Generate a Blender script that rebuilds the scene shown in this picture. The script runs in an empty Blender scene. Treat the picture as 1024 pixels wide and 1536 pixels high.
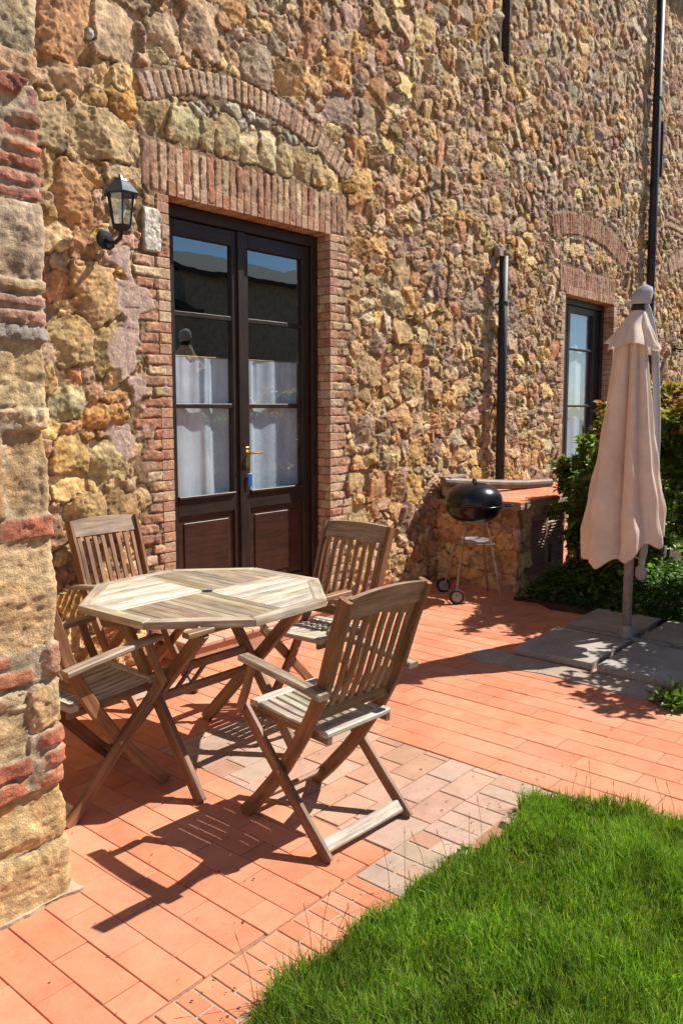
import bpy, math, random
import numpy as np
from mathutils import Vector, Matrix

R = math.radians
random.seed(7)
sc = bpy.context.scene
COL = sc.collection

# ------------------------------------------------------------------ helpers
def tag(o, label=None, cat=None, group=None, kind=None):
    if label: o['label'] = label
    if cat: o['category'] = cat
    if group: o['group'] = group
    if kind: o['kind'] = kind
    return o

def empty(name, loc=(0, 0, 0), rz=0.0, parent=None):
    o = bpy.data.objects.new(name, None)
    COL.objects.link(o)
    o.location = loc
    o.rotation_euler = (0, 0, rz)
    o.empty_display_size = .1
    if parent: o.parent = parent
    return o

class MB:
    """collects geometry, with a colour and a grain coordinate per vertex"""
    def __init__(s):
        s.v, s.f, s.c, s.g = [], [], [], []
    def add(s, vs, fs, col=(1, 1, 1), gr=None):
        b = len(s.v)
        s.v += [tuple(p) for p in vs]
        s.f += [tuple(i + b for i in f) for f in fs]
        s.c += [col] * len(vs) if not isinstance(col, list) else col
        s.g += gr if gr is not None else [tuple(p) for p in vs]
    def box(s, c, h, rz=0., col=(1, 1, 1), bev=0.0, M=None):
        hx, hy, hz = h
        b = min(bev, hx * .9, hy * .9, hz * .9)
        vs, fs = [], []
        if b <= 0:
            for z in (-hz, hz):
                vs += [(-hx, -hy, z), (hx, -hy, z), (hx, hy, z), (-hx, hy, z)]
            fs = [(3, 2, 1, 0), (4, 5, 6, 7), (0, 1, 5, 4), (1, 2, 6, 5), (2, 3, 7, 6), (3, 0, 4, 7)]
        else:
            def ring(ix, iy, z):
                return [(-hx + ix, -hy + iy, z), (hx - ix, -hy + iy, z), (hx - ix, hy - iy, z), (-hx + ix, hy - iy, z)]
            def ring8(z):
                return [(-hx + b, -hy, z), (hx - b, -hy, z), (hx, -hy + b, z), (hx, hy - b, z),
                        (hx - b, hy, z), (-hx + b, hy, z), (-hx, hy - b, z), (-hx, -hy + b, z)]
            r0 = ring(b, b, -hz); r1 = ring8(-hz + b); r2 = ring8(hz - b); r3 = ring(b, b, hz)
            vs = r0 + r1 + r2 + r3
            fs = [(3, 2, 1, 0), (20, 21, 22, 23)]
            for k in range(8):
                fs.append((4 + k, 4 + (k + 1) % 8, 12 + (k + 1) % 8, 12 + k))
            for k in range(4):
                a = (k + 1) % 4
                fs.append((k, a, 4 + 2 * k + 1, 4 + 2 * k))
                fs.append((a, 4 + (2 * k + 2) % 8, 4 + 2 * k + 1))
                fs.append((12 + 2 * k, 12 + 2 * k + 1, 20 + a, 20 + k))
                fs.append((12 + 2 * k + 1, 12 + (2 * k + 2) % 8, 20 + a))
        cs, sn = math.cos(rz), math.sin(rz)
        o = random.random() * 20
        gr = [(p[0] + o, p[1] + o, p[2] + o) for p in vs]
        out = []
        for p in vs:
            q = Vector((p[0] * cs - p[1] * sn, p[0] * sn + p[1] * cs, p[2]))
            if M is not None: q = M @ q
            out.append((q[0] + c[0], q[1] + c[1], q[2] + c[2]))
        s.add(out, fs, col, gr)
    def bar(s, pts, side, w, t, ch=.004, col=(1, 1, 1)):
        """rectangular bar swept along pts; w measured along `side`, t across; chamfered edges"""
        pts = [Vector(p) for p in pts]
        side = Vector(side).normalized()
        off = random.random() * 30
        prof = [(-w/2 + ch, -t/2), (w/2 - ch, -t/2), (w/2, -t/2 + ch), (w/2, t/2 - ch),
                (w/2 - ch, t/2), (-w/2 + ch, t/2), (-w/2, t/2 - ch), (-w/2, -t/2 + ch)]
        vs, gr, fs = [], [], []
        L = 0
        for i, p in enumerate(pts):
            if i == 0: d = pts[1] - p
            elif i == len(pts) - 1: d = p - pts[i - 1]
            else: d = (pts[i + 1] - p).normalized() + (p - pts[i - 1]).normalized()
            d.normalize()
            n = d.cross(side).normalized()
            sd = n.cross(d).normalized()
            if i: L += (p - pts[i - 1]).length
            for a, b in prof:
                vs.append(p + sd * a + n * b)
                gr.append((L + off, a + off, b + off * .7))
        for i in range(len(pts) - 1):
            for k in range(8):
                a, b = i * 8 + k, i * 8 + (k + 1) % 8
                fs.append((a, b, b + 8, a + 8))
        fs.append(tuple(range(7, -1, -1)))
        m = (len(pts) - 1) * 8
        fs.append(tuple(range(m, m + 8)))
        s.add(vs, fs, col, gr)
    def tube(s, pts, r, n=10, col=(1, 1, 1), caps=True):
        pts = [Vector(p) for p in pts]
        vs, fs = [], []
        ref = None
        for i, p in enumerate(pts):
            if i == 0: d = pts[1] - p
            elif i == len(pts) - 1: d = p - pts[i - 1]
            else: d = pts[i + 1] - pts[i - 1]
            d.normalize()
            if ref is None:
                ref = Vector((0, 0, 1)) if abs(d.z) < .9 else Vector((1, 0, 0))
            u = d.cross(ref).normalized(); w = u.cross(d).normalized()
            ref = w
            rr = r[i] if isinstance(r, (list, tuple)) else r
            for k in range(n):
                a = 2 * math.pi * k / n
                vs.append(p + u * math.cos(a) * rr + w * math.sin(a) * rr)
        for i in range(len(pts) - 1):
            for k in range(n):
                a, b = i * n + k, i * n + (k + 1) % n
                fs.append((a, b, b + n, a + n))
        if caps:
            fs.append(tuple(range(n - 1, -1, -1)))
            m = (len(pts) - 1) * n
            fs.append(tuple(range(m, m + n)))
        s.add(vs, fs, col)
    def lathe(s, prof, n=32, c=(0, 0, 0), col=(1, 1, 1), M=None):
        vs, fs = [], []
        for r, z in prof:
            for k in range(n):
                a = 2 * math.pi * k / n
                q = Vector((r * math.cos(a), r * math.sin(a), z))
                if M is not None: q = M @ q
                vs.append((q[0] + c[0], q[1] + c[1], q[2] + c[2]))
        for i in range(len(prof) - 1):
            for k in range(n):
                a, b = i * n + k, i * n + (k + 1) % n
                fs.append((a, b, b + n, a + n))
        s.add(vs, fs, col)
    def build(s, name, mat, parent=None, smooth=False, label=None):
        me = bpy.data.meshes.new(name)
        me.from_pydata(s.v, [], s.f)
        ca = me.color_attributes.new('Col', 'FLOAT_COLOR', 'POINT')
        ca.data.foreach_set('color', np.array([(c[0], c[1], c[2], 1.) for c in s.c], 'f').ravel())
        ga = me.attributes.new('gr', 'FLOAT_VECTOR', 'POINT')
        ga.data.foreach_set('vector', np.array(s.g, 'f').ravel())
        if smooth:
            me.polygons.foreach_set('use_smooth', [True] * len(me.polygons))
        me.materials.append(mat)
        me.update()
        o = bpy.data.objects.new(name, me)
        COL.objects.link(o)
        if parent: o.parent = parent
        if label: o['label'] = label
        return o

def np_mesh(name, V, F, mat, C=None, parent=None, smooth=False):
    """V (n,3), F (m,k) numpy arrays -> object, fast"""
    me = bpy.data.meshes.new(name)
    n, (m, k) = len(V), F.shape
    me.vertices.add(n)
    me.vertices.foreach_set('co', np.ascontiguousarray(V, 'f').ravel())
    me.loops.add(m * k)
    me.loops.foreach_set('vertex_index', np.ascontiguousarray(F, 'i').ravel())
    me.polygons.add(m)
    me.polygons.foreach_set('loop_start', np.arange(0, m * k, k, dtype='i'))
    me.polygons.foreach_set('loop_total', np.full(m, k, 'i'))
    me.update(calc_edges=True)
    if smooth:
        me.polygons.foreach_set('use_smooth', np.ones(m, bool))
    if C is not None:
        ca = me.color_attributes.new('Col', 'FLOAT_COLOR', 'POINT')
        ca.data.foreach_set('color', np.ascontiguousarray(np.c_[C, np.ones(n)], 'f').ravel())
    me.materials.append(mat)
    o = bpy.data.objects.new(name, me)
    COL.objects.link(o)
    if parent: o.parent = parent
    return o

# ------------------------------------------------------------------ materials
class NT:
    def __init__(s, name):
        s.m = bpy.data.materials.new(name); s.m.use_nodes = True
        s.t = s.m.node_tree; s.t.nodes.clear()
        s.out = s.n('ShaderNodeOutputMaterial')
    def n(s, typ, **kw):
        nd = s.t.nodes.new(typ)
        for k, v in kw.items():
            if k.startswith('i_'):
                nd.inputs[k[2:].replace('_', ' ')].default_value = v
            else: setattr(nd, k, v)
        return nd
    def l(s, a, b): s.t.links.new(a, b)
    def noise(s, vec, scale, detail=4, rough=.6):
        nd = s.n('ShaderNodeTexNoise'); nd.inputs['Scale'].default_value = scale
        nd.inputs['Detail'].default_value = detail; nd.inputs['Roughness'].default_value = rough
        if vec is not None: s.l(vec, nd.inputs['Vector'])
        return nd.outputs['Fac']
    def ramp(s, fac, stops):
        nd = s.n('ShaderNodeValToRGB'); s.l(fac, nd.inputs['Fac'])
        cr = nd.color_ramp
        while len(cr.elements) > 1: cr.elements.remove(cr.elements[-1])
        for i, (p, c) in enumerate(stops):
            e = cr.elements[0] if i == 0 else cr.elements.new(p)
            e.position = p; e.color = (*c, 1) if len(c) == 3 else c
        return nd.outputs['Color']
    def mix(s, fac, a, b, mode='MIX'):
        nd = s.n('ShaderNodeMix', data_type='RGBA', blend_type=mode)
        for sock, v in ((nd.inputs[0], fac), (nd.inputs[6], a), (nd.inputs[7], b)):
            if hasattr(v, 'is_output'): s.l(v, sock)
            else: sock.default_value = v if not isinstance(v, tuple) else (*v, 1)[:4]
        return nd.outputs[2]
    def bump(s, h, strength=.4, dist=.01, normal=None):
        nd = s.n('ShaderNodeBump'); nd.inputs['Strength'].default_value = strength
        nd.inputs['Distance'].default_value = dist
        s.l(h, nd.inputs['Height'])
        if normal is not None: s.l(normal, nd.inputs['Normal'])
        return nd.outputs['Normal']
    def bsdf(s, col, rough=.8, metal=0., normal=None, spec=.5, **kw):
        b = s.n('ShaderNodeBsdfPrincipled')
        for sock, v in ((b.inputs['Base Color'], col), (b.inputs['Roughness'], rough)):
            if hasattr(v, 'is_output'): s.l(v, sock)
            else: sock.default_value = v if not isinstance(v, tuple) else (*v, 1)[:4]
        b.inputs['Metallic'].default_value = metal
        b.inputs['Specular IOR Level'].default_value = spec
        if normal is not None: s.l(normal, b.inputs['Normal'])
        s.l(b.outputs[0], s.out.inputs[0])
        return b
    def obj(s): return s.n('ShaderNodeTexCoord').outputs['Object']
    def attr(s, name='Col'):
        return s.n('ShaderNodeAttribute', attribute_name=name)

def mat_attr(name, rough=.9, n1=(14, .75, 1.25), bscale=(70, 260), bstr=.5, bdist=.006, spec=.3):
    t = NT(name)
    co = t.obj(); col = t.attr().outputs['Color']
    a = t.noise(co, n1[0], 6, .65); b = t.noise(co, bscale[1], 4, .6)
    g = t.ramp(a, [(.25, (n1[1],) * 3), (.75, (n1[2],) * 3)])
    g2 = t.ramp(b, [(.3, (.78,) * 3), (.7, (1.2,) * 3)])
    c = t.mix(1., t.mix(1., col, g, 'MULTIPLY'), g2, 'MULTIPLY')
    h = t.n('ShaderNodeMath', operation='ADD')
    t.l(t.noise(co, bscale[0], 6, .7), h.inputs[0]); 
    h2 = t.n('ShaderNodeMath', operation='MULTIPLY'); t.l(b, h2.inputs[0]); h2.inputs[1].default_value = .35
    t.l(h2.outputs[0], h.inputs[1])
    t.bsdf(c, rough, normal=t.bump(h.outputs[0], bstr, bdist), spec=spec)
    return t.m

M = {}
M['stone'] = mat_attr('stone', bdist=.012, bstr=.8, bscale=(60, 230), n1=(34, .62, 1.36))
def mat_tile():
    t = NT('terracotta'); co = t.obj(); col = t.attr().outputs['Color']
    big = t.noise(co, 1.7, 5, .6); med = t.noise(co, 9, 6, .65); fine = t.noise(co, 260, 4, .6)
    c = t.mix(1., col, t.ramp(med, [(.28, (.80,) * 3), (.72, (1.12,) * 3)]), 'MULTIPLY')
    c = t.mix(t.ramp(big, [(.46, (0,) * 3), (.72, (.42,) * 3)]), c, (.66, .38, .25))
    c = t.mix(t.ramp(t.noise(co, 26, 7, .75), [(.585, (0,) * 3), (.70, (.5,) * 3)]), c, (.28, .12, .07))
    c = t.mix(t.ramp(t.noise(co, 75, 3, .5), [(.72, (0,) * 3), (.76, (.7,) * 3)]), c, (.13, .075, .045))
    c = t.mix(1., c, t.ramp(fine, [(.3, (.88,) * 3), (.7, (1.1,) * 3)]), 'MULTIPLY')
    t.bsdf(c, .82, normal=t.bump(fine, .3, .002, t.bump(med, .35, .006)), spec=.3)
    return t.m
M['tile'] = mat_tile()
M['mortar'] = mat_attr('mortar', bdist=.008)
M['concrete'] = mat_attr('concrete', n1=(85, .55, 1.5), bscale=(120, 400), bstr=.7, bdist=.004)
M['soil'] = mat_attr('soil', n1=(9, .5, 1.4), bscale=(30, 150), bstr=.9, bdist=.03)

def mat_wood(name, c1, c2, c3, rough=.55):
    t = NT(name)
    g = t.attr('gr').outputs['Vector']
    col = t.attr().outputs['Color']
    mp = t.n('ShaderNodeMapping'); mp.inputs['Scale'].default_value = (3.5, 42, 42); t.l(g, mp.inputs['Vector'])
    mp2 = t.n('ShaderNodeMapping'); mp2.inputs['Scale'].default_value = (9, 210, 210); t.l(g, mp2.inputs['Vector'])
    a = t.noise(mp.outputs[0], 1., 6, .65); b = t.noise(mp2.outputs[0], 1., 3, .6)
    big = t.noise(g, 5., 3, .6)
    c = t.ramp(a, [(.28, c1), (.5, c2), (.72, c3)])
    c = t.mix(1., c, t.ramp(b, [(.3, (.72,) * 3), (.68, (1.14,) * 3)]), 'MULTIPLY')
    c = t.mix(1., c, t.ramp(big, [(.3, (.66, .66, .67)), (.7, (1.22, 1.2, 1.17))]), 'MULTIPLY')
    c = t.mix(1., c, col, 'MULTIPLY')
    h = t.n('ShaderNodeMath', operation='ADD'); t.l(a, h.inputs[0]); t.l(b, h.inputs[1])
    t.bsdf(c, rough, normal=t.bump(h.outputs[0], .35, .002), spec=.5)
    return t.m
M['teak'] = mat_wood('weathered_teak', (.13, .062, .030), (.25, .135, .07), (.35, .215, .13))
M['darkwood'] = mat_wood('dark_stained_wood', (.016, .009, .007), (.026, .015, .011), (.042, .025, .018), .45)
M['beam'] = mat_wood('old_grey_timber', (.10, .07, .045), (.17, .125, .09), (.26, .2, .15))

def mat_plain(name, col, rough=.5, metal=0., nscale=30, amp=.25, bstr=.1, spec=.5):
    t = NT(name); co = t.obj()
    a = t.noise(co, nscale, 5, .6)
    c = t.mix(1., col, t.ramp(a, [(.3, (1 - amp,) * 3), (.7, (1 + amp,) * 3)]), 'MULTIPLY')
    t.bsdf(c, rough, metal, t.bump(a, bstr, .002), spec)
    return t.m
M['black_iron'] = mat_plain('black_iron', (.016, .017, .022), .45, .3)
M['bluegrey_metal'] = mat_plain('painted_metal', (.05, .065, .10), .38, .4)
M['enamel'] = mat_plain('black_enamel', (.008, .010, .015), .22, 0., 8, .3, .03)
M['steel'] = mat_plain('dull_steel', (.36, .28, .22), .45, .6)
M['alu'] = mat_plain('aluminium', (.55, .55, .56), .35, .7)
M['pole'] = mat_plain('grey_paint', (.30, .29, .29), .5, .1)
M['plastic_grey'] = mat_plain('grey_plastic', (.32, .34, .38), .5)
M['rubber'] = mat_plain('rubber', (.02, .02, .022), .7)
M['pipe'] = mat_plain('dark_pipe', (.034, .032, .040), .55, .2, 9, .5, .2)
M['brass'] = mat_plain('brass', (.6, .42, .18), .3, .9)
M['blue'] = mat_plain('blue_plastic', (.02, .10, .45), .4)
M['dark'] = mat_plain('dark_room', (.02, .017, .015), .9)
M['shutter'] = mat_plain('brown_shutter', (.34, .19, .14), .6, 0., 60, .3)
M['slit'] = mat_plain('shaded_stone', (.10, .075, .055), .9, 0, 20, .4)
M['plaster'] = mat_plain('plaster', (.34, .27, .20), .9, 0, 6, .3)
M['rooftile'] = mat_plain('roof_tiles', (.055, .04, .034), .9, 0, 20, .5)

def mat_cloth(name, col, trans=.3, weave=900):
    t = NT(name); co = t.obj()
    a = t.noise(co, 7, 5, .6); w = t.noise(co, weave * .4, 2, .5)
    c = t.mix(1., col, t.ramp(a, [(.3, (.86,) * 3), (.7, (1.08,) * 3)]), 'MULTIPLY')
    nb = t.bump(w, .25, .001, t.bump(a, .3, .01))
    b = t.n('ShaderNodeBsdfDiffuse'); t.l(c, b.inputs[0]); t.l(nb, b.inputs['Normal'])
    tr = t.n('ShaderNodeBsdfTranslucent'); t.l(c, tr.inputs[0])
    mx = t.n('ShaderNodeMixShader'); mx.inputs[0].default_value = trans
    t.l(b.outputs[0], mx.inputs[1]); t.l(tr.outputs[0], mx.inputs[2]); t.l(mx.outputs[0], t.out.inputs[0])
    return t.m
M['canopy'] = mat_cloth('ecru_canvas', (.86, .74, .65), .22)
M['bag'] = mat_cloth('grey_blue_fabric', (.50, .52, .58), .1)
M['curtain'] = mat_cloth('white_cotton', (.72, .84, .96), .08)

def mat_glass():
    t = NT('window_glass')
    tr = t.n('ShaderNodeBsdfTransparent'); tr.inputs[0].default_value = (.97, .98, .98, 1)
    gl = t.n('ShaderNodeBsdfGlossy'); gl.inputs['Roughness'].default_value = .01
    gl.inputs[0].default_value = (.74, .90, 1, 1)
    fr = t.n('ShaderNodeLayerWeight'); fr.inputs['Blend'].default_value = .5
    pw_ = t.n('ShaderNodeMath', operation='POWER'); t.l(fr.outputs['Facing'], pw_.inputs[0]); pw_.inputs[1].default_value = 4.
    nz = t.noise(t.obj(), 3, 2); t.l(t.bump(nz, .04, .02), gl.inputs['Normal'])
    m2 = t.n('ShaderNodeMath', operation='MULTIPLY_ADD'); t.l(pw_.outputs[0], m2.inputs[0]); m2.inputs[1].default_value = .25; m2.inputs[2].default_value = .31
    mx = t.n('ShaderNodeMixShader'); t.l(m2.outputs[0], mx.inputs[0])
    t.l(tr.outputs[0], mx.inputs[1]); t.l(gl.outputs[0], mx.inputs[2]); t.l(mx.outputs[0], t.out.inputs[0])
    return t.m
M['glass'] = mat_glass()

def mat_leaf(name, rough=.4, trans=.45, spec=.4):
    t = NT(name)
    col = t.attr().outputs['Color']
    b = t.n('ShaderNodeBsdfPrincipled'); t.l(col, b.inputs['Base Color']); b.inputs['Roughness'].default_value = rough
    b.inputs['Specular IOR Level'].default_value = spec
    tr = t.n('ShaderNodeBsdfTranslucent')
    c2 = t.mix(1., col, (1.3, 1.5, .5), 'MULTIPLY'); t.l(c2, tr.inputs[0])
    mx = t.n('ShaderNodeMixShader'); mx.inputs[0].default_value = trans
    t.l(b.outputs[0], mx.inputs[1]); t.l(tr.outputs[0], mx.inputs[2]); t.l(mx.outputs[0], t.out.inputs[0])
    return t.m
M['leaf'] = mat_leaf('leaf')
M['grass'] = mat_leaf('grass_blade', .5, .32, .25)
M['bark'] = mat_plain('bark', (.09, .06, .04), .9, 0, 60, .4, .5)

# ------------------------------------------------------------------ stone relief
rng = np.random.default_rng(11)
LAT = rng.random((8, 256, 256)).astype('f')
def vnoise(x, z, freq, k=0):
    x = x * freq + 37.3 * k; z = z * freq + 11.7 * k
    xi = np.floor(x).astype(int); zi = np.floor(z).astype(int)
    fx = x - xi; fz = z - zi
    fx = fx * fx * (3 - 2 * fx); fz = fz * fz * (3 - 2 * fz)
    L = LAT[k % 8]
    a = L[xi & 255, zi & 255]; b = L[(xi + 1) & 255, zi & 255]
    c = L[xi & 255, (zi + 1) & 255]; d = L[(xi + 1) & 255, (zi + 1) & 255]
    return (a * (1 - fx) + b * fx) * (1 - fz) + (c * (1 - fx) + d * fx) * fz - .5
def fbm(x, z, freq, k=0, octv=4, gain=.55):
    s = 0; a = 1
    for o in range(octv):
        s = s + a * vnoise(x, z, freq, k + o); freq *= 2.03; a *= gain
    return s
def sst(a, b, x):
    t = np.clip((x - a) / (b - a), 0, 1)
    return t * t * (3 - 2 * t)

PAL = [(.58, .39, .18), (.52, .35, .175), (.62, .46, .25), (.46, .33, .20), (.50, .29, .14), (.54, .41, .28),
       (.64, .48, .24), (.38, .26, .15), (.56, .36, .155), (.52, .40, .25), (.43, .30, .17), (.60, .43, .22)]
PALG = [(.50, .41, .29), (.44, .35, .25), (.58, .49, .36), (.46, .33, .25), (.53, .41, .26), (.40, .31, .22)]
PAL = [tuple(v * f for v, f in zip(c, (1.10, 1.00, .94))) for c in PAL]; PALG = [tuple(v * f for v, f in zip(c, (1.06, .98, .93))) for c in PALG]
PALB = [(.50, .29, .185), (.56, .37, .235), (.46, .225, .14), (.60, .44, .29), (.54, .33, .215), (.48, .27, .19), (.58, .40, .28)]
def jit(c, a=.12):
    k = 1 + random.uniform(-a, a)
    return tuple(max(.01, v * k * (1 + random.uniform(-a * .35, a * .35))) for v in c)

class Seeds:
    def __init__(s): s.r = []
    def add(s, x, z, hw, hh, rot=0., p=4., prot=.02, tilt=.15, rough=.006, col=(.4, .3, .2), gid=0, brick=False):
        s.r.append((x, z, hw, hh, rot, p, prot, random.uniform(-tilt, tilt), random.uniform(-tilt, tilt), rough, *col, gid, 1. if brick else 0.))
    def arr(s):
        a = np.array(s.r, 'f'); n = len(a); g = np.random.default_rng(n)
        th = g.uniform(0, 2.1, (n, 4)) + np.array((0, 1.57, 3.14, 4.71)) - 1.05
        cc = g.uniform(.02, .75, (n, 4)); sl = g.uniform(.15, .58, (n, 4)) * (a[:, 14:15] < .5)
        return np.concatenate([a, th, cc, sl], 1).astype('f')

def relief(X, Z, S, warp=.022, mortar_col=(.22, .138, .076)):
    """X, Z: 2d coordinate grids (monotone along axis 0 / 1); returns height, colour, group id"""
    WX = X + warp * fbm(X, Z, 7., 0, 3) * 2; WZ = Z + warp * fbm(X, Z, 7., 3, 3) * 2
    wb = .0035
    BX = X + wb * fbm(X, Z, 14., 1, 3) * 2; BZ = Z + wb * fbm(X, Z, 14., 4, 3) * 2
    F1 = np.full(X.shape, 9., 'f'); F2 = F1.copy(); ID = np.full(X.shape, -1, 'i')
    xs = X[:, 0]; zs = Z[0, :]
    for i, q in enumerate(S):
        x, z, hw, hh, rot, p = q[:6]
        brick = q[14] > .5
        ext = 1.5 * math.hypot(hw, hh) + .05
        i0, i1 = np.searchsorted(xs, (x - ext, x + ext)); j0, j1 = np.searchsorted(zs, (z - ext, z + ext))
        if i0 >= i1 or j0 >= j1: continue
        sl = (slice(i0, i1), slice(j0, j1))
        dx = (BX if brick else WX)[sl] - x; dz = (BZ if brick else WZ)[sl] - z
        if rot:
            c, s_ = math.cos(rot), math.sin(rot)
            dx, dz = dx * c + dz * s_, -dx * s_ + dz * c
        a = np.abs(dx) / hw; b = np.abs(dz) / hh
        d = (a ** p + b ** p) ** (1. / p)
        f1 = F1[sl]; f2 = F2[sl]; idd = ID[sl]
        less = d < f1
        F2[sl] = np.where(less, f1, np.minimum(f2, d))
        ID[sl] = np.where(less, i, idd)
        F1[sl] = np.where(less, d, f1)
    ok = ID >= 0
    Q = S[np.maximum(ID, 0)]
    size = np.minimum(Q[..., 2], Q[..., 3])
    brick = Q[..., 14] > .5
    e = np.minimum((F2 - F1) * .5 * size, (np.where(brick, 1.0, 1.55) - F1) * size)
    edge = fbm(X, Z, 32., 5, 4, .65) * .009
    s = np.where(brick, sst(.0003, .0045, e + edge * .2), sst(.0004, .0055, e + edge * .8))
    s = s * ok
    dx = X - Q[..., 0]; dz = Z - Q[..., 1]
    bulge = np.where(brick, .04, .10) * np.clip(1 - F1 * F1, 0, 1)
    facet = np.abs(fbm(X + Q[..., 0] * 3, Z, 13., 2, 4))
    rough = Q[..., 9]
    ux = dx / Q[..., 2]; uz = dz / Q[..., 3]
    chip = np.zeros(X.shape, 'f')
    for k in range(4):
        chip = np.minimum(chip, (Q[..., 19 + k] - ux * np.cos(Q[..., 15 + k]) - uz * np.sin(Q[..., 15 + k])) * Q[..., 23 + k] * np.minimum(size, .075))
    chip = np.maximum(chip, -.7 * Q[..., 6] - .003)
    strata = fbm(X * .5 + Q[..., 1] * 5, Z * 1.7 + Q[..., 0] * 3, 36., 4, 4, .62)
    chip = chip + np.where(brick, .0010, .0035) * strata * np.clip(size / .06, .5, 1.3)
    hs = Q[..., 6] * (.80 + bulge) + Q[..., 7] * dx + Q[..., 8] * dz + chip + rough * np.where(brick, .7, .45) * (facet * 3.0 - .6) + rough * np.clip(.055 / size, .45, 1.2) * fbm(X, Z, 66., 6, 3, .75)
    hm = fbm(X, Z, 22., 7, 4) * .009 - .0058 + np.where(brick, .0070, 0)
    h = np.where(ok, s * hs + (1 - s) * hm, hm)
    # colour
    n1 = fbm(X + Q[..., 0], Z + Q[..., 1], 9., 3, 4); n2 = fbm(X, Z, 34., 1, 3)
    base = Q[..., 10:13]
    sc_ = np.where(brick, .35, .6)[..., None]
    cst = base * (1 + sc_ * .9 * n1[..., None] + .55 * n2[..., None])
    warm = sst(.05, .32, fbm(X * .7 + Q[..., 1] * 2, Z, 8., 6, 3))[..., None] * np.where(brick, .2, .5)[..., None]
    cst = cst * (1 - warm) + cst * np.array((1.08, .90, .74)) * warm
    grey = sst(.12, .4, fbm(X, Z + 5, 5., 2, 3))[..., None] * .55
    cm = np.array(mortar_col) * (1 + .8 * fbm(X, Z, 30., 4, 3)[..., None])
    cm = cm * (1 - grey) + np.array((.36, .30, .22)) * grey
    C = np.clip(cst * s[..., None] + cm * (1 - s[..., None]), .01, .85)
    return h.astype('f'), C.astype('f'), np.where(ok & (F1 < 1.35), Q[..., 13], 0).astype('i')

def fill_random(S, x0, x1, z0, z1, rects, sizes, big_x=None, rects_seed=None):
    """dart-throw random stones of falling size into what is still free"""
    res = .02
    nx, nz = int((x1 - x0) / res), int((z1 - z0) / res)
    occ = np.zeros((nx, nz), bool)
    def cells(xa, xb, za, zb):
        return slice(max(0, int((xa - x0) / res)), max(0, int((xb - x0) / res) + 1)), slice(max(0, int((za - z0) / res)), max(0, int((zb - z0) / res) + 1))
    for r in rects: occ[cells(*r)] = True
    for q in S.r: 
        c, s_ = abs(math.cos(q[4])), abs(math.sin(q[4]))
        ex, ez = q[2] * c + q[3] * s_, q[2] * s_ + q[3] * c
        occ[cells(q[0] - ex * .9, q[0] + ex * .9, q[1] - ez * .9, q[1] + ez * .9)] = True
    for r, tries, xmax in sizes:
        for _ in range(tries):
            x = random.uniform(x0, min(x1, xmax)); z = random.uniform(z0, z1)
            asp = random.uniform(.78, 1.75)
            hw = r * math.sqrt(asp) * random.uniform(.85, 1.15); hh = r / math.sqrt(asp) * random.uniform(.85, 1.15)
            if random.random() < .18: hw, hh = hh, hw
            sl = cells(x - hw * .88, x + hw * .88, z - hh * .88, z + hh * .88)
            w = occ[sl]
            if w.size == 0 or w.mean() > .10: continue
            occ[sl] = True
            t = min(1, max(0, (x - 3) / 6)) * .35 + (.25 if z > 3.4 else 0)
            pal = PALG if random.random() < t else PAL
            col = jit(random.choice(pal), .2)
            if random.random() < .05: col = jit(random.choice(PALB), .15)
            S.add(x, z, hw, hh, random.gauss(0, .2), random.choice((4, 6, 9, 12)), random.uniform(.006, .017) * (.7 + r * 3),
                  .24, random.uniform(.004, .010), col)

# ---- main facade -------------------------------------------------------------
DX0, DX1, DZ0, DZ1 = 3.25, 4.76, 0.15, 2.885           # door opening
WX0, WX1, WZ0, WZ1 = 8.80, 10.19, 0.55, 2.865          # tall window opening
W3X0, W3X1, W3Z0, W3Z1 = 12.95, 14.3, 0.55, 2.865      # next opening along, outside the frame
SL = [(7.27, 7.42, 4.9, 6.3), (11.54, 11.70, 4.72, 5.45)]   # narrow slits high up

S = Seeds()
def course(x0, x1, z, h, gid, lmin=.12, lmax=.28, prot=.011, pal=PALB, ragged=0., edge='r'):
    x = x0
    while x < x1 - .02:
        L = min(random.uniform(lmin, lmax), x1 - x)
        if x1 - x - L < .06: L = x1 - x
        S.add(x + L / 2, z + h / 2, L / 2 - .0025, h / 2 - .003, random.gauss(0, .01), 10, prot + random.uniform(-.004, .006), .05, .0035, jit(random.choice(pal), .18), gid, True)
        x += L
def jamb(side, xe, z0, z1, gid, wmin, wmax, h=.0655):
    z = z0
    while z < z1 - .02:
        w = random.uniform(wmin, wmax)
        if side < 0: course(xe - w, xe - .002, z, h, gid)
        else: course(xe + .002, xe + w, z, h, gid)
        z += h
jamb(-1, DX0, .15, 2.50, 2, .17, .30)
jamb(1, DX1, .15, 2.86, 3, .15, .27)
course(3.07, DX0, 2.80, .065, 2, .08, .12)
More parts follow.
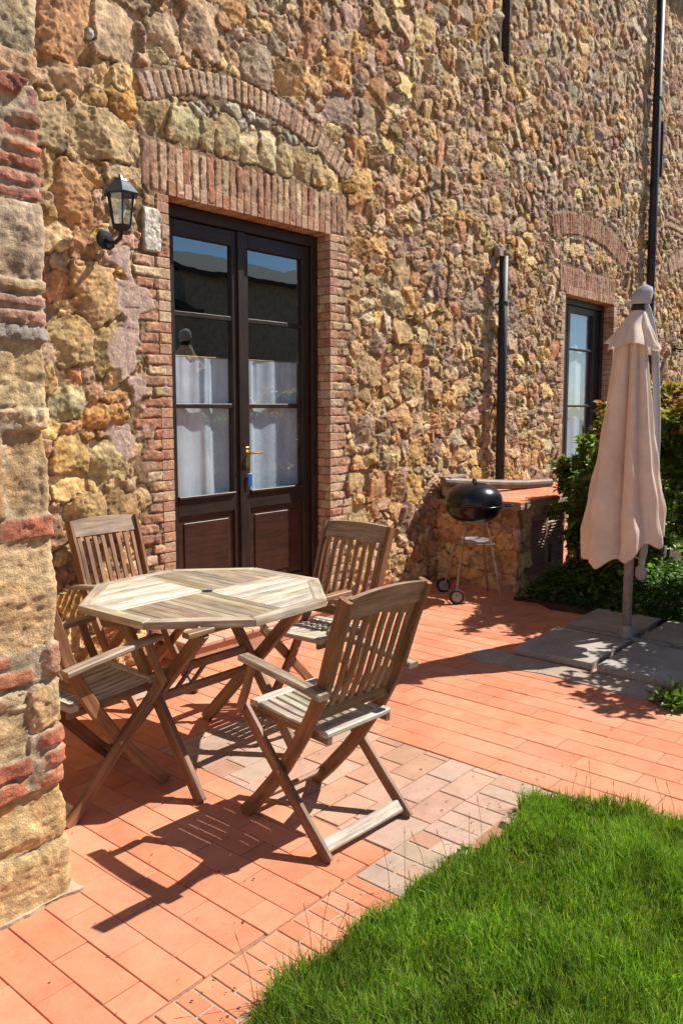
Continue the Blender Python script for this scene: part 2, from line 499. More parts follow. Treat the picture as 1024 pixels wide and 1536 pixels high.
# the pale dressed stone set into the jamb beside the lamp
S.add(3.125, 2.655, .066, .135, .02, 10, .026, .02, .006, (.64, .62, .54), 0, True)
S.add(3.21, 2.66, .030, .055, 0, 6, .016, .03, .004, (.48, .36, .24), 2, True)
S.add(3.21, 2.56, .030, .040, 0, 6, .016, .03, .004, (.45, .30, .2), 2, True)
def soldier(x0, x1, z0, z1, w, gid, pal):
    n = round((x1 - x0) / w)
    for i in range(n):
        x = x0 + (i + .5) * (x1 - x0) / n
        S.add(x, (z0 + z1) / 2 + random.uniform(-.006, .006), (x1 - x0) / n / 2 - .003, (z1 - z0) / 2 - .003, random.gauss(0, .008), 8,
              .011 + random.uniform(-.003, .004), .04, .0025, jit(random.choice(pal), .15), gid, True)
soldier(3.06, 4.955, DZ1, 3.20, .0625, 4, [(.49, .30, .195), (.55, .38, .25), (.43, .215, .145), (.53, .34, .225), (.46, .26, .175), (.57, .42, .28)])
def arch(xc, zc, Rin, th, a0, a1, w, gid, pal):
    n = round((a1 - a0) * (Rin + th / 2) / w)
    for i in range(n):
        a = a0 + (i + .5) * (a1 - a0) / n
        r = Rin + th / 2
        S.add(xc + r * math.sin(a), zc + r * math.cos(a), w / 2 - .003, th / 2 - .003, -a, 9, .012 + random.uniform(-.003, .004), .05, .003,
              jit(random.choice(pal), .15), gid, True)
arch(3.92, 1.725, 1.855, .165, math.asin(-.82 / 1.86), math.asin(1.03 / 1.86), .060, 5, [(.52, .35, .235), (.57, .41, .28), (.48, .30, .20), (.55, .42, .31)])
# stones between lintel and relieving arch
x = 3.08
for w in (.17, .26, .13, .19, .20, .17, .15, .22, .14, .16):
    top = 1.725 + math.sqrt(1.855 ** 2 - (x + w / 2 - 3.92) ** 2)
    hgt = top - 3.215
    if hgt > .22:
        S.add(x + w / 2, 3.215 + .105, w / 2, .10, 0, 4, .026, .1, .007, jit(random.choice([(.56, .46, .25), (.50, .38, .20), (.60, .50, .29), (.46, .36, .2)]), .12))
    elif hgt > .05:
        S.add(x + w / 2, 3.215 + hgt / 2, w / 2, hgt / 2, 0, 4, .022, .1, .007, jit((.54, .41, .20), .12))
    x += w
for i in range(14):
    x = random.uniform(3.2, 4.6); top = 1.725 + math.sqrt(1.855 ** 2 - (x - 3.92) ** 2)
    S.add(x, random.uniform(3.45, top - .03), random.uniform(.03, .06), random.uniform(.025, .035), 0, 4, .016, .1, .006, jit(random.choice([(.50, .44, .33), (.55, .45, .26), (.42, .38, .3)]), .12))
# tall window
jamb(-1, WX0, .3, 2.86, 6, .10, .24, .068)
jamb(1, WX1, .3, 2.86, 10, .10, .24, .068)
soldier(8.64, 10.20, WZ1, 3.18, .062, 7, [(.45, .245, .17), (.41, .21, .145), (.48, .28, .19)])
arch(9.35, .72, 2.83, .27, math.asin(-.90 / 2.9), math.asin(1.16 / 2.9), .062, 8, [(.42, .22, .14), (.46, .27, .17), (.38, .19, .13)])
# third opening: only the start of its arch shows
jamb(-1, W3X0, .3, 2.86, 9, .10, .24, .068)
soldier(12.75, 14.4, W3Z1, 3.18, .062, 9, PALB)
arch(13.5, .92, 2.83, .27, math.asin(-1.35 / 2.9), math.asin(1.2 / 2.9), .062, 9, PALB)
course(12.0, 12.7, 4.12, .07, 9); course(12.0, 12.5, 4.22, .06, 9); course(12.2, 12.9, 4.04, .06, 9)
# notable stones near the pillar and the lamp
for x, z, hw, hh, c, pr in [(2.78, 3.14, .14, .125, (.56, .42, .23), .045), (2.576, 3.68, .13, .20, (.58, .33, .17), .05), (2.71, 2.23, .125, .15, (.52, .34, .17), .05),
                            (2.57, 1.97, .10, .11, (.50, .36, .18), .03), (2.81, 1.94, .095, .12, (.54, .41, .21), .03), (2.78, 1.29, .11, .10, (.55, .43, .22), .04),
                            (2.53, 1.33, .10, .09, (.56, .36, .15), .035), (2.92, 3.33, .07, .085, (.56, .32, .10), .035), (3.53, 3.98, .15, .17, (.50, .35, .22), .04),
                            (4.02, 3.86, .12, .13, (.48, .37, .25), .035), (2.72, 3.66, .04, .04, (.62, .58, .55), .03), (4.98, 3.30, .08, .06, (.56, .35, .10), .03),
                            (2.6, 2.75, .10, .13, (.52, .30, .14), .03), (2.95, 2.93, .14, .05, (.54, .40, .22), .03), (2.45, 3.1, .12, .10, (.45, .33, .2), .03),
                            (2.75, 1.55, .13, .06, (.55, .30, .12), .03), (2.55, 1.62, .09, .08, (.47, .40, .22), .03), (3.25, 3.83, .10, .09, (.52, .38, .24), .03),
                            (2.85, .95, .10, .12, (.40, .25, .12), .03), (2.62, .98, .11, .10, (.46, .32, .16), .03)]:
    S.add(x, z, hw, hh, random.gauss(0, .1), 3.5, pr, .12, .010, jit(c, .05))
rects = [(DX0, DX1, -.5, DZ1), (WX0, WX1, WZ0, WZ1), (W3X0, W3X1, W3Z0, W3Z1)] + SL
fill_random(S, 1.4, 14.6, -.1, 8.2, rects, [(.135, 140, 3.1), (.110, 160, 6), (.092, 450, 20), (.074, 1500, 20), (.060, 6000, 20), (.047, 20000, 20), (.035, 30000, 20), (.025, 30000, 20)])

def spaced(a, b, f):
    out = [a]
    while out[-1] < b: out.append(out[-1] + f(out[-1]))
    return np.array(out)
gx = spaced(1.45, 14.5, lambda x: .0072 + max(0, x - 3.2) * .00062)
gz = spaced(-.05, 8.1, lambda z: .0078 if z < 3.8 else .0095 if z < 5 else .013)
GX, GZ = np.meshgrid(gx, gz, indexing='ij')
H, C, G = relief(GX, GZ, S.arr())
# pinkish render smeared down the left jamb edge
sm = sst(.02, .14, fbm(GX, GZ, 6., 5, 3) + .16 - np.abs(GX - (2.95 + .05 * np.sin(GZ * 4))) * 2.2) * sst(1.15, 1.3, GZ) * sst(2.58, 2.48, GZ)
H = H * (1 - .75 * sm) + .014 * sm
C = C * (1 - sm[..., None]) + np.array((.52, .38, .32)) * (1 + .25 * fbm(GX, GZ, 30., 2, 3)[..., None]) * sm[..., None]
Vv = np.stack([GX, -H, GZ], -1).reshape(-1, 3)
nx, nz = GX.shape
idx = np.arange(nx * nz).reshape(nx, nz)
quads = np.stack([idx[:-1, :-1], idx[1:, :-1], idx[1:, 1:], idx[:-1, 1:]], -1)
cx_ = .25 * (GX[:-1, :-1] + GX[1:, :-1] + GX[1:, 1:] + GX[:-1, 1:]); cz_ = .25 * (GZ[:-1, :-1] + GZ[1:, :-1] + GZ[1:, 1:] + GZ[:-1, 1:])
keep = np.ones(cx_.shape, bool)
for r in rects: keep &= ~((cx_ > r[0]) & (cx_ < r[1]) & (cz_ > r[2]) & (cz_ < r[3]))
gq = G[:-1, :-1]

house = empty('farmhouse', (8, 0, 0))
tag(house, 'old rubble stone farmhouse wall with brick lintels over its door and windows', 'house')
house_off = np.array((8., 0, 0))
def wall_part(name, gids, label=None):
    m = keep & np.isin(gq, gids)
    F = quads[m]
    if not len(F): return
    u, inv = np.unique(F.ravel(), return_inverse=True)
    o = np_mesh(name, Vv[u] - house_off, inv.reshape(F.shape), M['stone'], C.reshape(-1, 3)[u], house)
    if label: o['label'] = label
wall_part('stone_wall', [0, 1])
wall_part('brick_jamb', [2], 'brick jamb left of the double door')
wall_part('brick_jamb', [3], 'brick jamb right of the double door')
wall_part('brick_lintel', [4], 'flat brick lintel over the double door')
wall_part('brick_arch', [5], 'brick relieving arch over the double door')
wall_part('brick_jamb', [6], 'brick jamb left of the tall window')
wall_part('brick_jamb', [10], 'brick jamb right of the tall window')
wall_part('brick_lintel', [7], 'reddish flat brick lintel over the tall window')
wall_part('brick_arch', [8], 'wide reddish brick arch over the tall window')
wall_part('brick_arch', [9], 'brickwork of the next opening, at the right edge')

def P(o):                                     # world -> house local
    return (o[0] - 8., o[1], o[2])
# reveals: brick sides and soffits of each opening, dark room behind
def reveal(x0, x1, z0, z1, depth, name='brick_reveal'):
    m = MB()
    ye = -.012
    z = z0
    while z < z1 - .01:
        h = min(.0655, z1 - z)
        for sx, x in ((-1, x0), (1, x1)):
            y = ye
            for L in ((.06, .10) if int(z / .0655) % 2 else (.11, .05)):
                L = min(L, depth - y)
                if L <= .01: continue
                m.box(P((x + sx * (.045 - random.uniform(.002, .006)), y + L / 2, z + h / 2)), (.045, L / 2 - .002, h / 2 - .003), 0, jit(random.choice(PALB), .12), .003)
                y += L
        z += h
    n = round((x1 - x0) / .0625)
    for i in range(n):
        w = (x1 - x0) / n
        m.box(P((x0 + (i + .5) * w, (depth + ye) / 2, z1 + .045 - random.uniform(0, .004))), (w / 2 - .003, (depth - ye) / 2, .045), 0, jit(random.choice(PALB), .12), .003)
    # mortar behind the bricks
    for sx, x in ((-1, x0), (1, x1)):
        m.box(P((x + sx * .055, (depth + .004) / 2, (z0 + z1) / 2)), (.048, depth / 2 - .004, (z1 - z0) / 2), 0, (.40, .30, .2))
    m.box(P(((x0 + x1) / 2, depth / 2, z1 + .055)), ((x1 - x0) / 2, depth / 2 - .004, .048), 0, (.40, .30, .2))
    return m.build(name, M['stone'], house)
reveal(DX0, DX1, DZ0, DZ1, .30)
reveal(WX0, WX1, WZ0, WZ1, .30)
reveal(W3X0, W3X1, W3Z0, W3Z1, .30)
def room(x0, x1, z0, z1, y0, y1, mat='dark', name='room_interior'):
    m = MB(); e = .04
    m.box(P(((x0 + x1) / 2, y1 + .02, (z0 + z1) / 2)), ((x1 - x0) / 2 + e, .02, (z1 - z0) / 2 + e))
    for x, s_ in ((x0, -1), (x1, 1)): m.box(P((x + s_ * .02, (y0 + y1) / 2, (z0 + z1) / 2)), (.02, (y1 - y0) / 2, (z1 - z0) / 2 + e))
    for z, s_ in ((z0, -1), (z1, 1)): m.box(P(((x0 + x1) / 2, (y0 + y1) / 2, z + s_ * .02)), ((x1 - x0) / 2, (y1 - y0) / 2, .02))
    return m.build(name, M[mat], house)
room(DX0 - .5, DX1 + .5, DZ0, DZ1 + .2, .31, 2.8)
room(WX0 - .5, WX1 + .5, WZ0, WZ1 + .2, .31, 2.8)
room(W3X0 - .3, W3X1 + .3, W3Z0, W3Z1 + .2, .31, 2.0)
for r in SL: room(r[0], r[1], r[2], r[3], 0.0, .30, 'slit', 'wall_slit')
m = MB(); m.box(P((14.55, 3.1, 4.05)), (.05, 3.1, 4.1)); m.box(P((1.4, 3.1, 4.05)), (.05, 3.1, 4.1)); m.box(P((8, 6.2, 4.05)), (6.6, .05, 4.1))
m.build('rear_wall', M['plaster'], house)
m = MB()
for i in range(2):
    s_ = (1, -1)[i]
    m.box(P((8, 3.1 - s_ * 1.75, 9.0)), (7.0, 2.0, .08), 0, (1, 1, 1), 0, Matrix.Rotation(s_ * .45, 3, 'X'))
m.build('roof', M['rooftile'], house)

# ------------------------------------------------------------------ joinery: double door and windows
def bx(mb, x0, x1, y0, y1, z0, z1, b=.004, col=(1, 1, 1)):
    mb.box(P(((x0 + x1) / 2, (y0 + y1) / 2, (z0 + z1) / 2)), ((x1 - x0) / 2, (y1 - y0) / 2, (z1 - z0) / 2), 0, col, b)
def vbar(mb, x0, x1, y, z0, z1, t):
    mb.bar([P(((x0 + x1) / 2, y, z0)), P(((x0 + x1) / 2, y, z1))], (1, 0, 0), x1 - x0, t, .004)
def hbar(mb, x0, x1, y, z0, z1, t):
    mb.bar([P((x0, y, (z0 + z1) / 2)), P((x1, y, (z0 + z1) / 2))], (0, 0, 1), z1 - z0, t, .004)

def curtain(x0, x1, zs, zt, y, parent, seed, name='curtain', open_=0.):
    rg = np.random.default_rng(seed)
    xs = np.linspace(x0, x1, 70); zz = np.linspace(zs, zt, 26)
    A, B = np.meshgrid(xs, zz, indexing='ij')
    u = (A - x0) / (x1 - x0); v = (B - zs) / (zt - zs)
    ph = rg.random(3) * 6
    uw = u + .05 * np.sin(u * 9 + ph[0]) + .03 * np.sin(v * 2.2 + ph[1])
    y_ = y + .004 * np.sin(uw * 42 + ph[0] + .8 * np.sin(v * 3 + ph[2])) * (.3 + .7 * v ** 2) + .009 * np.sin(uw * 15 + ph[1] + v * 1.2) + .004 * fbm(A * 3, B * .5, 3., seed, 3)
    Vc = np.stack([A - 8, y_, B], -1).reshape(-1, 3)
    n, k = A.shape; ii = np.arange(n * k).reshape(n, k)
    F = np.stack([ii[:-1, :-1], ii[1:, :-1], ii[1:, 1:], ii[:-1, 1:]], -1).reshape(-1, 4)
    return np_mesh(name, Vc, F, M['curtain'], None, parent, True)

door = MB()
for x0, x1 in ((DX0 + .005, DX0 + .075), (DX1 - .075, DX1 - .005)): vbar(door, x0, x1, .155, DZ0, DZ1 - .008, .08)
hbar(door, DX0 + .075, DX1 - .075, .155, DZ1 - .085, DZ1 - .008, .08)
bx(door, DX0 + .075, DX1 - .075, .12, .19, DZ0, DZ0 + .03)
door_o = door.build('front_door', M['darkwood'], house, label='dark brown glazed double door with white half curtains')
mid = (DX0 + DX1) / 2 - .03
YD = .165
ZB = .985                                      # bottom of the glazing
bars = (1.60, 2.20)
for side, (a, b) in ((0, (DX0 + .077, mid - .002)), (1, (mid + .002, DX1 - .077))):
    lf = MB()
    sw = .075
    vbar(lf, a, a + sw, YD, DZ0 + .035, DZ1 - .09, .05); vbar(lf, b - sw, b, YD, DZ0 + .035, DZ1 - .09, .05)
    hbar(lf, a + sw, b - sw, YD, DZ1 - .19, DZ1 - .09, .05)
    hbar(lf, a + sw, b - sw, YD, ZB - .12, ZB, .05)
    hbar(lf, a + sw, b - sw, YD, DZ0 + .035, DZ0 + .17, .05)
    for zb in bars: hbar(lf, a + sw, b - sw, YD, zb - .016, zb + .016, .04)
    hbar(lf, a + sw, b - sw, YD - .028, ZB - .006, ZB + .014, .03)      # weather bar under the glass
    if side == 0: vbar(lf, b - .03, b + .028, YD - .033, DZ0 + .035, DZ1 - .09, .016)   # cover strip on the meeting edge
    leaf = lf.build('door_leaf', M['darkwood'], door_o, label='left leaf of the double door' if side == 0 else 'right leaf of the double door')
    pn = MB(); bx(pn, a + sw, b - sw, YD - .008, YD + .010, DZ0 + .17, ZB - .12, .002, (1.9, 1.15, .95))
    bx(pn, a + sw + .05, b - sw - .05, YD - .016, YD - .0085, DZ0 + .22, ZB - .17, .006, (1.9, 1.15, .95))
    pn.build('door_panel', M['darkwood'], door_o)
    zz = [ZB + .0145] + [q for zb in bars for q in (zb - .0165, zb + .0165)] + [DZ1 - .1905]
    for i in range(3):
        g = MB(); g.add([P((a + sw, YD, zz[2 * i])), P((b - sw, YD, zz[2 * i])), P((b - sw, YD, zz[2 * i + 1])), P((a + sw, YD, zz[2 * i + 1]))], [(0, 1, 2, 3)])
        g.build('pane', M['glass'], door_o)
    curtain(a + sw + .005, b - sw - .005, ZB - .02, 1.925, YD + .034, door_o, 3 + side)
    rod = MB(); rod.tube([P((a + sw - .01, YD + .034, 1.93)), P((b - sw + .01, YD + .034, 1.93))], .005, 8); rod.build('curtain_rod', M['brass'], door_o)
hd = MB()
hd.box(P((mid + .042, YD - .030, 1.20)), (.018, .004, .11), 0, (1, 1, 1), .003)
hd.tube([P((mid + .042, YD - .03, 1.265)), P((mid + .042, YD - .075, 1.265)), P((mid + .055, YD - .082, 1.266)), P((mid + .15, YD - .080, 1.268))], .008, 8)
hd.build('door_handle', M['brass'], door_o)
ky = MB(); ky.tube([P((mid + .042, YD - .034, 1.13)), P((mid + .042, YD - .055, 1.13))], .005, 8)
ky.box(P((mid + .046, YD - .055, 1.075)), (.018, .004, .045), 0, (1, 1, 1), .003)
ky.build('key_fob', M['blue'], door_o)

def window(x0, x1, z0, z1, label, seed):
    w = MB(); y = .16
    vbar(w, x0 + .005, x0 + .07, y, z0, z1 - .006, .08); vbar(w, x1 - .07, x1 - .005, y, z0, z1 - .006, .08)
    hbar(w, x0 + .07, x1 - .07, y, z1 - .076, z1 - .006, .08); hbar(w, x0 + .07, x1 - .07, y, z0, z0 + .06, .08)
    wo = w.build('window', M['darkwood'], house, label=label)
    a, b = x0 + .40, x1 - .20
    for p0, p1 in ((x0 + .072, a - .002), (b + .002, x1 - .072)):
        s = MB(); bx(s, p0, p1, y - .01, y + .03, z0 + .062, z1 - .08, .004); bx(s, p0 + .04, p1 - .04, y - .018, y - .0105, z0 + .16, z1 - .18, .005); s.build('side_panel', M['darkwood'], wo)
    s = MB(); sw = .07
    vbar(s, a, a + sw, y + .01, z0 + .062, z1 - .08, .05); vbar(s, b - sw, b, y + .01, z0 + .062, z1 - .08, .05)
    hbar(s, a + sw, b - sw, y + .01, z1 - .16, z1 - .08, .05); hbar(s, a + sw, b - sw, y + .01, z0 + .062, z0 + .14, .05)
    for zb in (1.60, 2.28): hbar(s, a + sw, b - sw, y + .01, zb - .014, zb + .014, .04)
    s.build('casement', M['darkwood'], wo)
    g = MB(); g.add([P((a + sw, y + .01, z0 + .14)), P((b - sw, y + .01, z0 + .14)), P((b - sw, y + .01, z1 - .16)), P((a + sw, y + .01, z1 - .16))], [(0, 1, 2, 3)]); g.build('pane', M['glass'], wo)
    curtain(a + sw, b - sw, z0 + .1, z1 - .14, y + .045, wo, seed)
    sl = MB(); bx(sl, x0 - .05, x1 + .05, -.05, .12, z0 - .05, z0 - .002, .006, (.5, .3, .2)); sl.build('window_sill', M['stone'], wo)
    return wo
window(WX0, WX1, WZ0, WZ1, 'tall dark framed window with a pale curtain, behind the shrubs', 21)
window(W3X0, W3X1, W3Z0, W3Z1, 'dark framed window at the right edge', 31)

def slabmesh(mb, x0, x1, y0, y1, z0, z1, n, amp, col, seed):
    xs = np.linspace(x0, x1, n); ys = np.linspace(y0, y1, n)
    A, B = np.meshgrid(xs, ys, indexing='ij')
    e = .01
    ex = amp * fbm(A, B, 9., seed, 3)
    A2 = A + ex * (np.abs(A - (x0 + x1) / 2) > (x1 - x0) / 2 - 1e-6); B2 = B + ex * (np.abs(B - (y0 + y1) / 2) > (y1 - y0) / 2 - 1e-6)
    Z = z1 + .003 * fbm(A, B, 14., seed + 1, 3)
    top = np.stack([A2, B2, Z], -1).reshape(-1, 3)
    ii = np.arange(n * n).reshape(n, n)
    fs = [tuple(f) for f in np.stack([ii[:-1, :-1], ii[1:, :-1], ii[1:, 1:], ii[:-1, 1:]], -1).reshape(-1, 4)]
    cs = [tuple(np.array(col) * (1 + .35 * k)) for k in fbm(A, B, 6., seed + 2, 4).ravel()]
    mb.add([tuple(p) for p in top], fs, cs)
    rim = list(ii[:, 0]) + list(ii[-1, 1:]) + list(ii[-2::-1, -1]) + list(ii[0, -2:0:-1])
    low = [(top[k][0], top[k][1], z0) for k in rim]
    b = len(mb.v); nr = len(rim); base = b - n * n
    mb.v += low; mb.c += [col] * nr; mb.g += low
    for k in range(nr):
        k2 = (k + 1) % nr
        mb.f.append((base + rim[k], b + k, b + k2, base + rim[k2]))

# ------------------------------------------------------------------ stone pillar at the left
S = Seeds()
def row(z0, z1, xs, cols, prot=.013, brick=False, tilt=.06, rough=.006, rot=0.):
    for (a, b), c in zip(zip(xs[:-1], xs[1:]), cols):
        S.add((a + b) / 2, (z0 + z1) / 2, (b - a) / 2 - (.003 if brick else 0), (z1 - z0) / 2 - (.003 if brick else 0), rot, 9 if brick else 9, prot, .03 if brick else tilt, .004 if brick else rough, jit(c, .08), 0, brick)
RX = 1.40
TAN = (.60, .43, .25); RED = (.50, .19, .11); PALE = (.60, .46, .31); BRN = (.46, .32, .18); GRY = (.52, .46, .37)
row(.015, .19, (.3, .75, RX + .6), (BRN, (.55, .40, .2)), .013)
row(.19, .37, (.3, .62, 1.08, RX + .6), (TAN, TAN, (.53, .38, .18)), .013)
row(.375, .44, (.3, .66, 1.0, 1.25, RX + .5), (RED,) * 4, .012, True, rot=.008)
row(.445, .51, (.3, .82, 1.12, 1.27, RX + .5), (RED, RED, (.38, .13, .08), RED), .012, True, rot=.008)
row(.515, .575, (1.26, RX + .5), (RED,), .012, True, rot=.008)
row(.51, .66, (.3, .70, 1.02, 1.25), (TAN, PALE, (.56, .42, .25)), .013)
row(.58, .72, (1.25, 1.36, RX + .5), ((.58, .42, .23), (.53, .39, .2)), .013)
row(.665, .73, (.3, .7, 1.1, 1.25), (PALE, GRY, PALE), .013)
row(.735, .79, (.3, .6, .95, 1.29), (RED, (.40, .17, .10), RED), .012, True, rot=.008)
row(.795, .845, (.3, .7, 1.0, 1.22), (RED, RED, RED), .012, True, rot=.008)
row(.735, .85, (1.30, RX + .5), ((.42, .22, .15),), .012, True)
row(.85, 1.175, (.2, .78, RX + .6), (TAN, (.58, .42, .23)), .013, rough=.006)
row(1.185, 1.26, (.3, .8, 1.16, RX + .5), (RED, (.46, .2, .12), (.50, .19, .11)), .012, True)
row(1.27, 1.52, (.3, .7, 1.22, RX + .6), (BRN, (.44, .30, .15), (.57, .41, .22)), .013, rough=.006)
row(1.53, 1.60, (.3, .8, 1.18, RX + .5), (GRY, (.35, .28, .2), PALE), .013)
row(1.60, 1.78, (.2, .75, 1.14, RX + .6), (PALE, (.55, .44, .32), (.60, .44, .25)), .013, rough=.006)
row(1.79, 1.84, (.3, 1.05, RX + .5), (GRY, (.30, .26, .22)), .013)
row(1.845, 1.89, (.3, .7, 1.14, RX + .5), (PALB[0], PALB[4], (.45, .26, .19)), .012, True)
row(1.895, 1.935, (.3, .9, RX + .5), (PALB[5], (.44, .25, .19)), .012, True)
row(1.94, 1.985, (.3, 1.17, RX + .5), (PALB[3], (.52, .37, .22)), .012, True)
row(1.99, 2.20, (.2, .8, RX + .6), (TAN, (.54, .41, .28)), .013, rough=.006)
row(2.21, 2.25, (.3, .95, RX + .5), (PALB[0], (.44, .21, .15)), .012, True)
row(2.255, 2.295, (.3, 1.1, RX + .5), (PALB[0], (.48, .23, .16)), .012, True)
row(2.30, 2.345, (.3, 1.17, RX + .5), (PALB[4], (.45, .18, .11)), .012, True)
row(2.30, 2.50, (.3, .75, 1.20), (GRY, (.55, .44, .29)), .013)
row(2.35, 2.385, (1.20, RX + .5), (RED,), .012, True); row(2.39, 2.43, (1.20, RX + .5), ((.40, .16, .11),), .012, True)
row(2.435, 2.475, (1.24, RX + .5), ((.38, .17, .12),), .012, True); row(2.48, 2.55, (1.31, RX + .5), ((.36, .17, .13),), .012, True)
row(2.505, 2.56, (.3, .85, 1.31), ((.30, .15, .12), (.33, .13, .09)), .013)
row(2.57, 2.64, (.3, .8, RX + .6), (PALB[3], (.55, .36, .22)), .012, True)
row(2.65, 2.83, (.2, .85, RX + .5), (BRN, (.44, .35, .23)), .013)
row(2.84, 3.02, (.2, .95, RX + .5), (TAN, (.50, .33, .2)), .013)
row(3.03, 3.2, (.2, .8, 1.2, RX + .5), (TAN, BRN, TAN), .022); row(3.21, 3.42, (.2, 1.0, RX + .5), (BRN, TAN), .013)
row(3.43, 3.6, (.2, .7, 1.1, RX + .5), (TAN, PALE, BRN), .022); row(3.61, 3.85, (.2, .9, RX + .5), (TAN, BRN), .013)
# u runs along the front face, round the corner and back along the side
gu = np.concatenate([np.arange(.25, 1.25, .012), np.arange(1.25, 1.62, .005), np.arange(1.62, 3.0, .02)])
gv = np.arange(-.02, 3.88, .0062)
GU, GV = np.meshgrid(gu, gv, indexing='ij')
H, C, _ = relief(GU, GV, S.arr(), warp=.008, mortar_col=(.44, .34, .235))
cr = .03; ue = 1.367 - cr
lean = .012 * np.clip(1 - GV / 1.2, 0, 1) ** 2 + .02 * np.exp(-GV / .04)
ang = np.clip((GU - ue) / cr, 0, math.pi / 2)
arc = cr * np.clip(ang, 0, math.pi / 2)
NX, NY = np.sin(ang), -np.cos(ang)
BXp = np.minimum(GU, ue) + cr * np.sin(ang)
BYp = -1.80 + cr * (1 - np.cos(ang)) + np.maximum(GU - ue - cr * math.pi / 2, 0)
off = H + lean
Vp = np.stack([BXp + NX * off - 1.0, BYp + NY * off + 1.8, GV], -1).reshape(-1, 3)
nx, nz = GU.shape; idx = np.arange(nx * nz).reshape(nx, nz)
Fp = np.stack([idx[:-1, :-1], idx[1:, :-1], idx[1:, 1:], idx[:-1, 1:]], -1).reshape(-1, 4)
pil = empty('stone_pillar', (1.0, -1.8, 0))
tag(pil, 'rough stone and red brick pillar projecting at the left edge', 'pillar')
np_mesh('masonry', Vp, Fp, M['stone'], C.reshape(-1, 3), pil)
m = MB(); m.box((-.22, .9, 1.93), (.54, .87, 1.9), 0, (.4, .3, .2)); m.build('core', M['stone'], pil)
m = MB(); slabmesh(m, -.75, .410, -.036, .30, -.01, .012, 60, .03, (.45, .36, .27), 8); m.build('mortar_skirt', M['mortar'], pil)

# ------------------------------------------------------------------ ground
gnd = MB(); gnd.box((8, 10, -.10), (90, 90, .04), 0, (.20, .15, .09)); tag(gnd.build('ground', M['soil']), kind='structure')
sub = MB(); sub.box((5.0, -2.9, -.0255), (7.6, 3.2, .02), 0, (.36, .19, .115)); tag(sub.build('paving_bed', M['mortar']), kind='structure')
TC = [(.60, .232, .128), (.61, .245, .136), (.575, .215, .118), (.62, .255, .15), (.56, .21, .115)]
TP = [(.47, .315, .24), (.47, .30, .22), (.47, .265, .185), (.48, .34, .265), (.46, .31, .24), (.43, .315, .25), (.48, .28, .20)]
tiles = MB()
def tile(x0, x1, y0, y1, pal, gap, ja=.035):
    if x1 - x0 < .02 or y1 - y0 < .02: return
    c = jit(random.choice(pal), ja)
    M_ = Matrix.Rotation(random.gauss(0, .004), 3, 'X') @ Matrix.Rotation(random.gauss(0, .004), 3, 'Y')
    g = gap * random.uniform(.4, 1.3)
    tiles.box(((x0 + x1) / 2, (y0 + y1) / 2, -.012 + random.gauss(0, .0006)), ((x1 - x0 - g) / 2, (y1 - y0 - g) / 2, .012), 0, c, .002, M_)
def tile_area(X0, X1, Y0, Y1, pitch, L, along, x_or, y_or, pal, gap=.0030, ja=.07):
    if along == 'y':
        i0 = math.floor((X0 - x_or) / pitch)
        x = x_or + i0 * pitch; k = i0
        while x < X1 - .004:
            off = (L / 2 if k % 2 else 0) + random.gauss(0, .006)
            y = y_or + off + math.floor((Y0 - y_or - off) / L) * L
            while y < Y1:
                tile(max(x, X0), min(x + pitch, X1), max(y, Y0), min(y + L, Y1), pal, gap, ja); y += L
            x += pitch; k += 1
    else:
        i0 = math.floor((Y0 - y_or) / pitch)
        y = y_or + i0 * pitch; k = i0
        while y < Y1 - .004:
            off = (L / 2 if k % 2 else 0) + random.gauss(0, .02)
            x = x_or + off + math.floor((X0 - x_or - off) / L) * L
            while x < X1:
                tile(max(x, X0), min(x + L, X1), max(y, Y0), min(y + pitch, Y1), pal, gap, ja); x += L
            y += pitch; k += 1
tile_area(-1.6, 2.25, -2.47, .02, .1235, .262, 'y', 1.142, -2.072, TC)
tile_area(2.25, 3.055, -1.12, .02, .1235, .262, 'y', 1.142, -2.072, TC)
tile_area(2.25, 3.055, -2.475, -1.12, .13, .25, 'x', 2.25, -2.475, TP, .006, .09)
tile_area(-1.6, 2.05, -2.665, -2.475, .066, .19, 'y', 0.02, -2.665, TC, .007, .06)
bm = MB(); bm.box((.75, -2.57, -.012), (2.35, .095, .0085), 0, (.46, .34, .25)); tag(bm.build('border_mortar', M['mortar']), kind='structure')
tile_area(2.05, 3.055, -2.665, -2.475, .10, .19, 'y', 2.05, -2.665, TP, .009, .09)
tile_area(2.70, 3.055, -2.86, -2.668, .10, .19, 'y', 2.05, -2.86, TP, .009, .09)
tile_area(3.06, 3.19, -6., .02, .13, .30, 'y', 3.06, .02, TC, .004)
tile_area(3.19, 9.4, -6., .02, .14, .28, 'y', 3.19, 0., TC)
tag(tiles.build('terracotta_paving', M['tile']), kind='structure')

# cement strip in front of the parasol slabs
st = MB(); slabmesh(st, 4.40, 4.63, -3.2, -1.45, -.02, .005, 24, .08, (.36, .29, .23), 2)
tag(st.build('cement_strip', M['concrete']), kind='structure')
bed = MB(); slabmesh(bed, 5.95, 10.5, -6.0, -.98, -.02, .03, 30, .2, (.07, .05, .03), 4)
tag(bed.build('flower_bed', M['soil']), kind='structure')

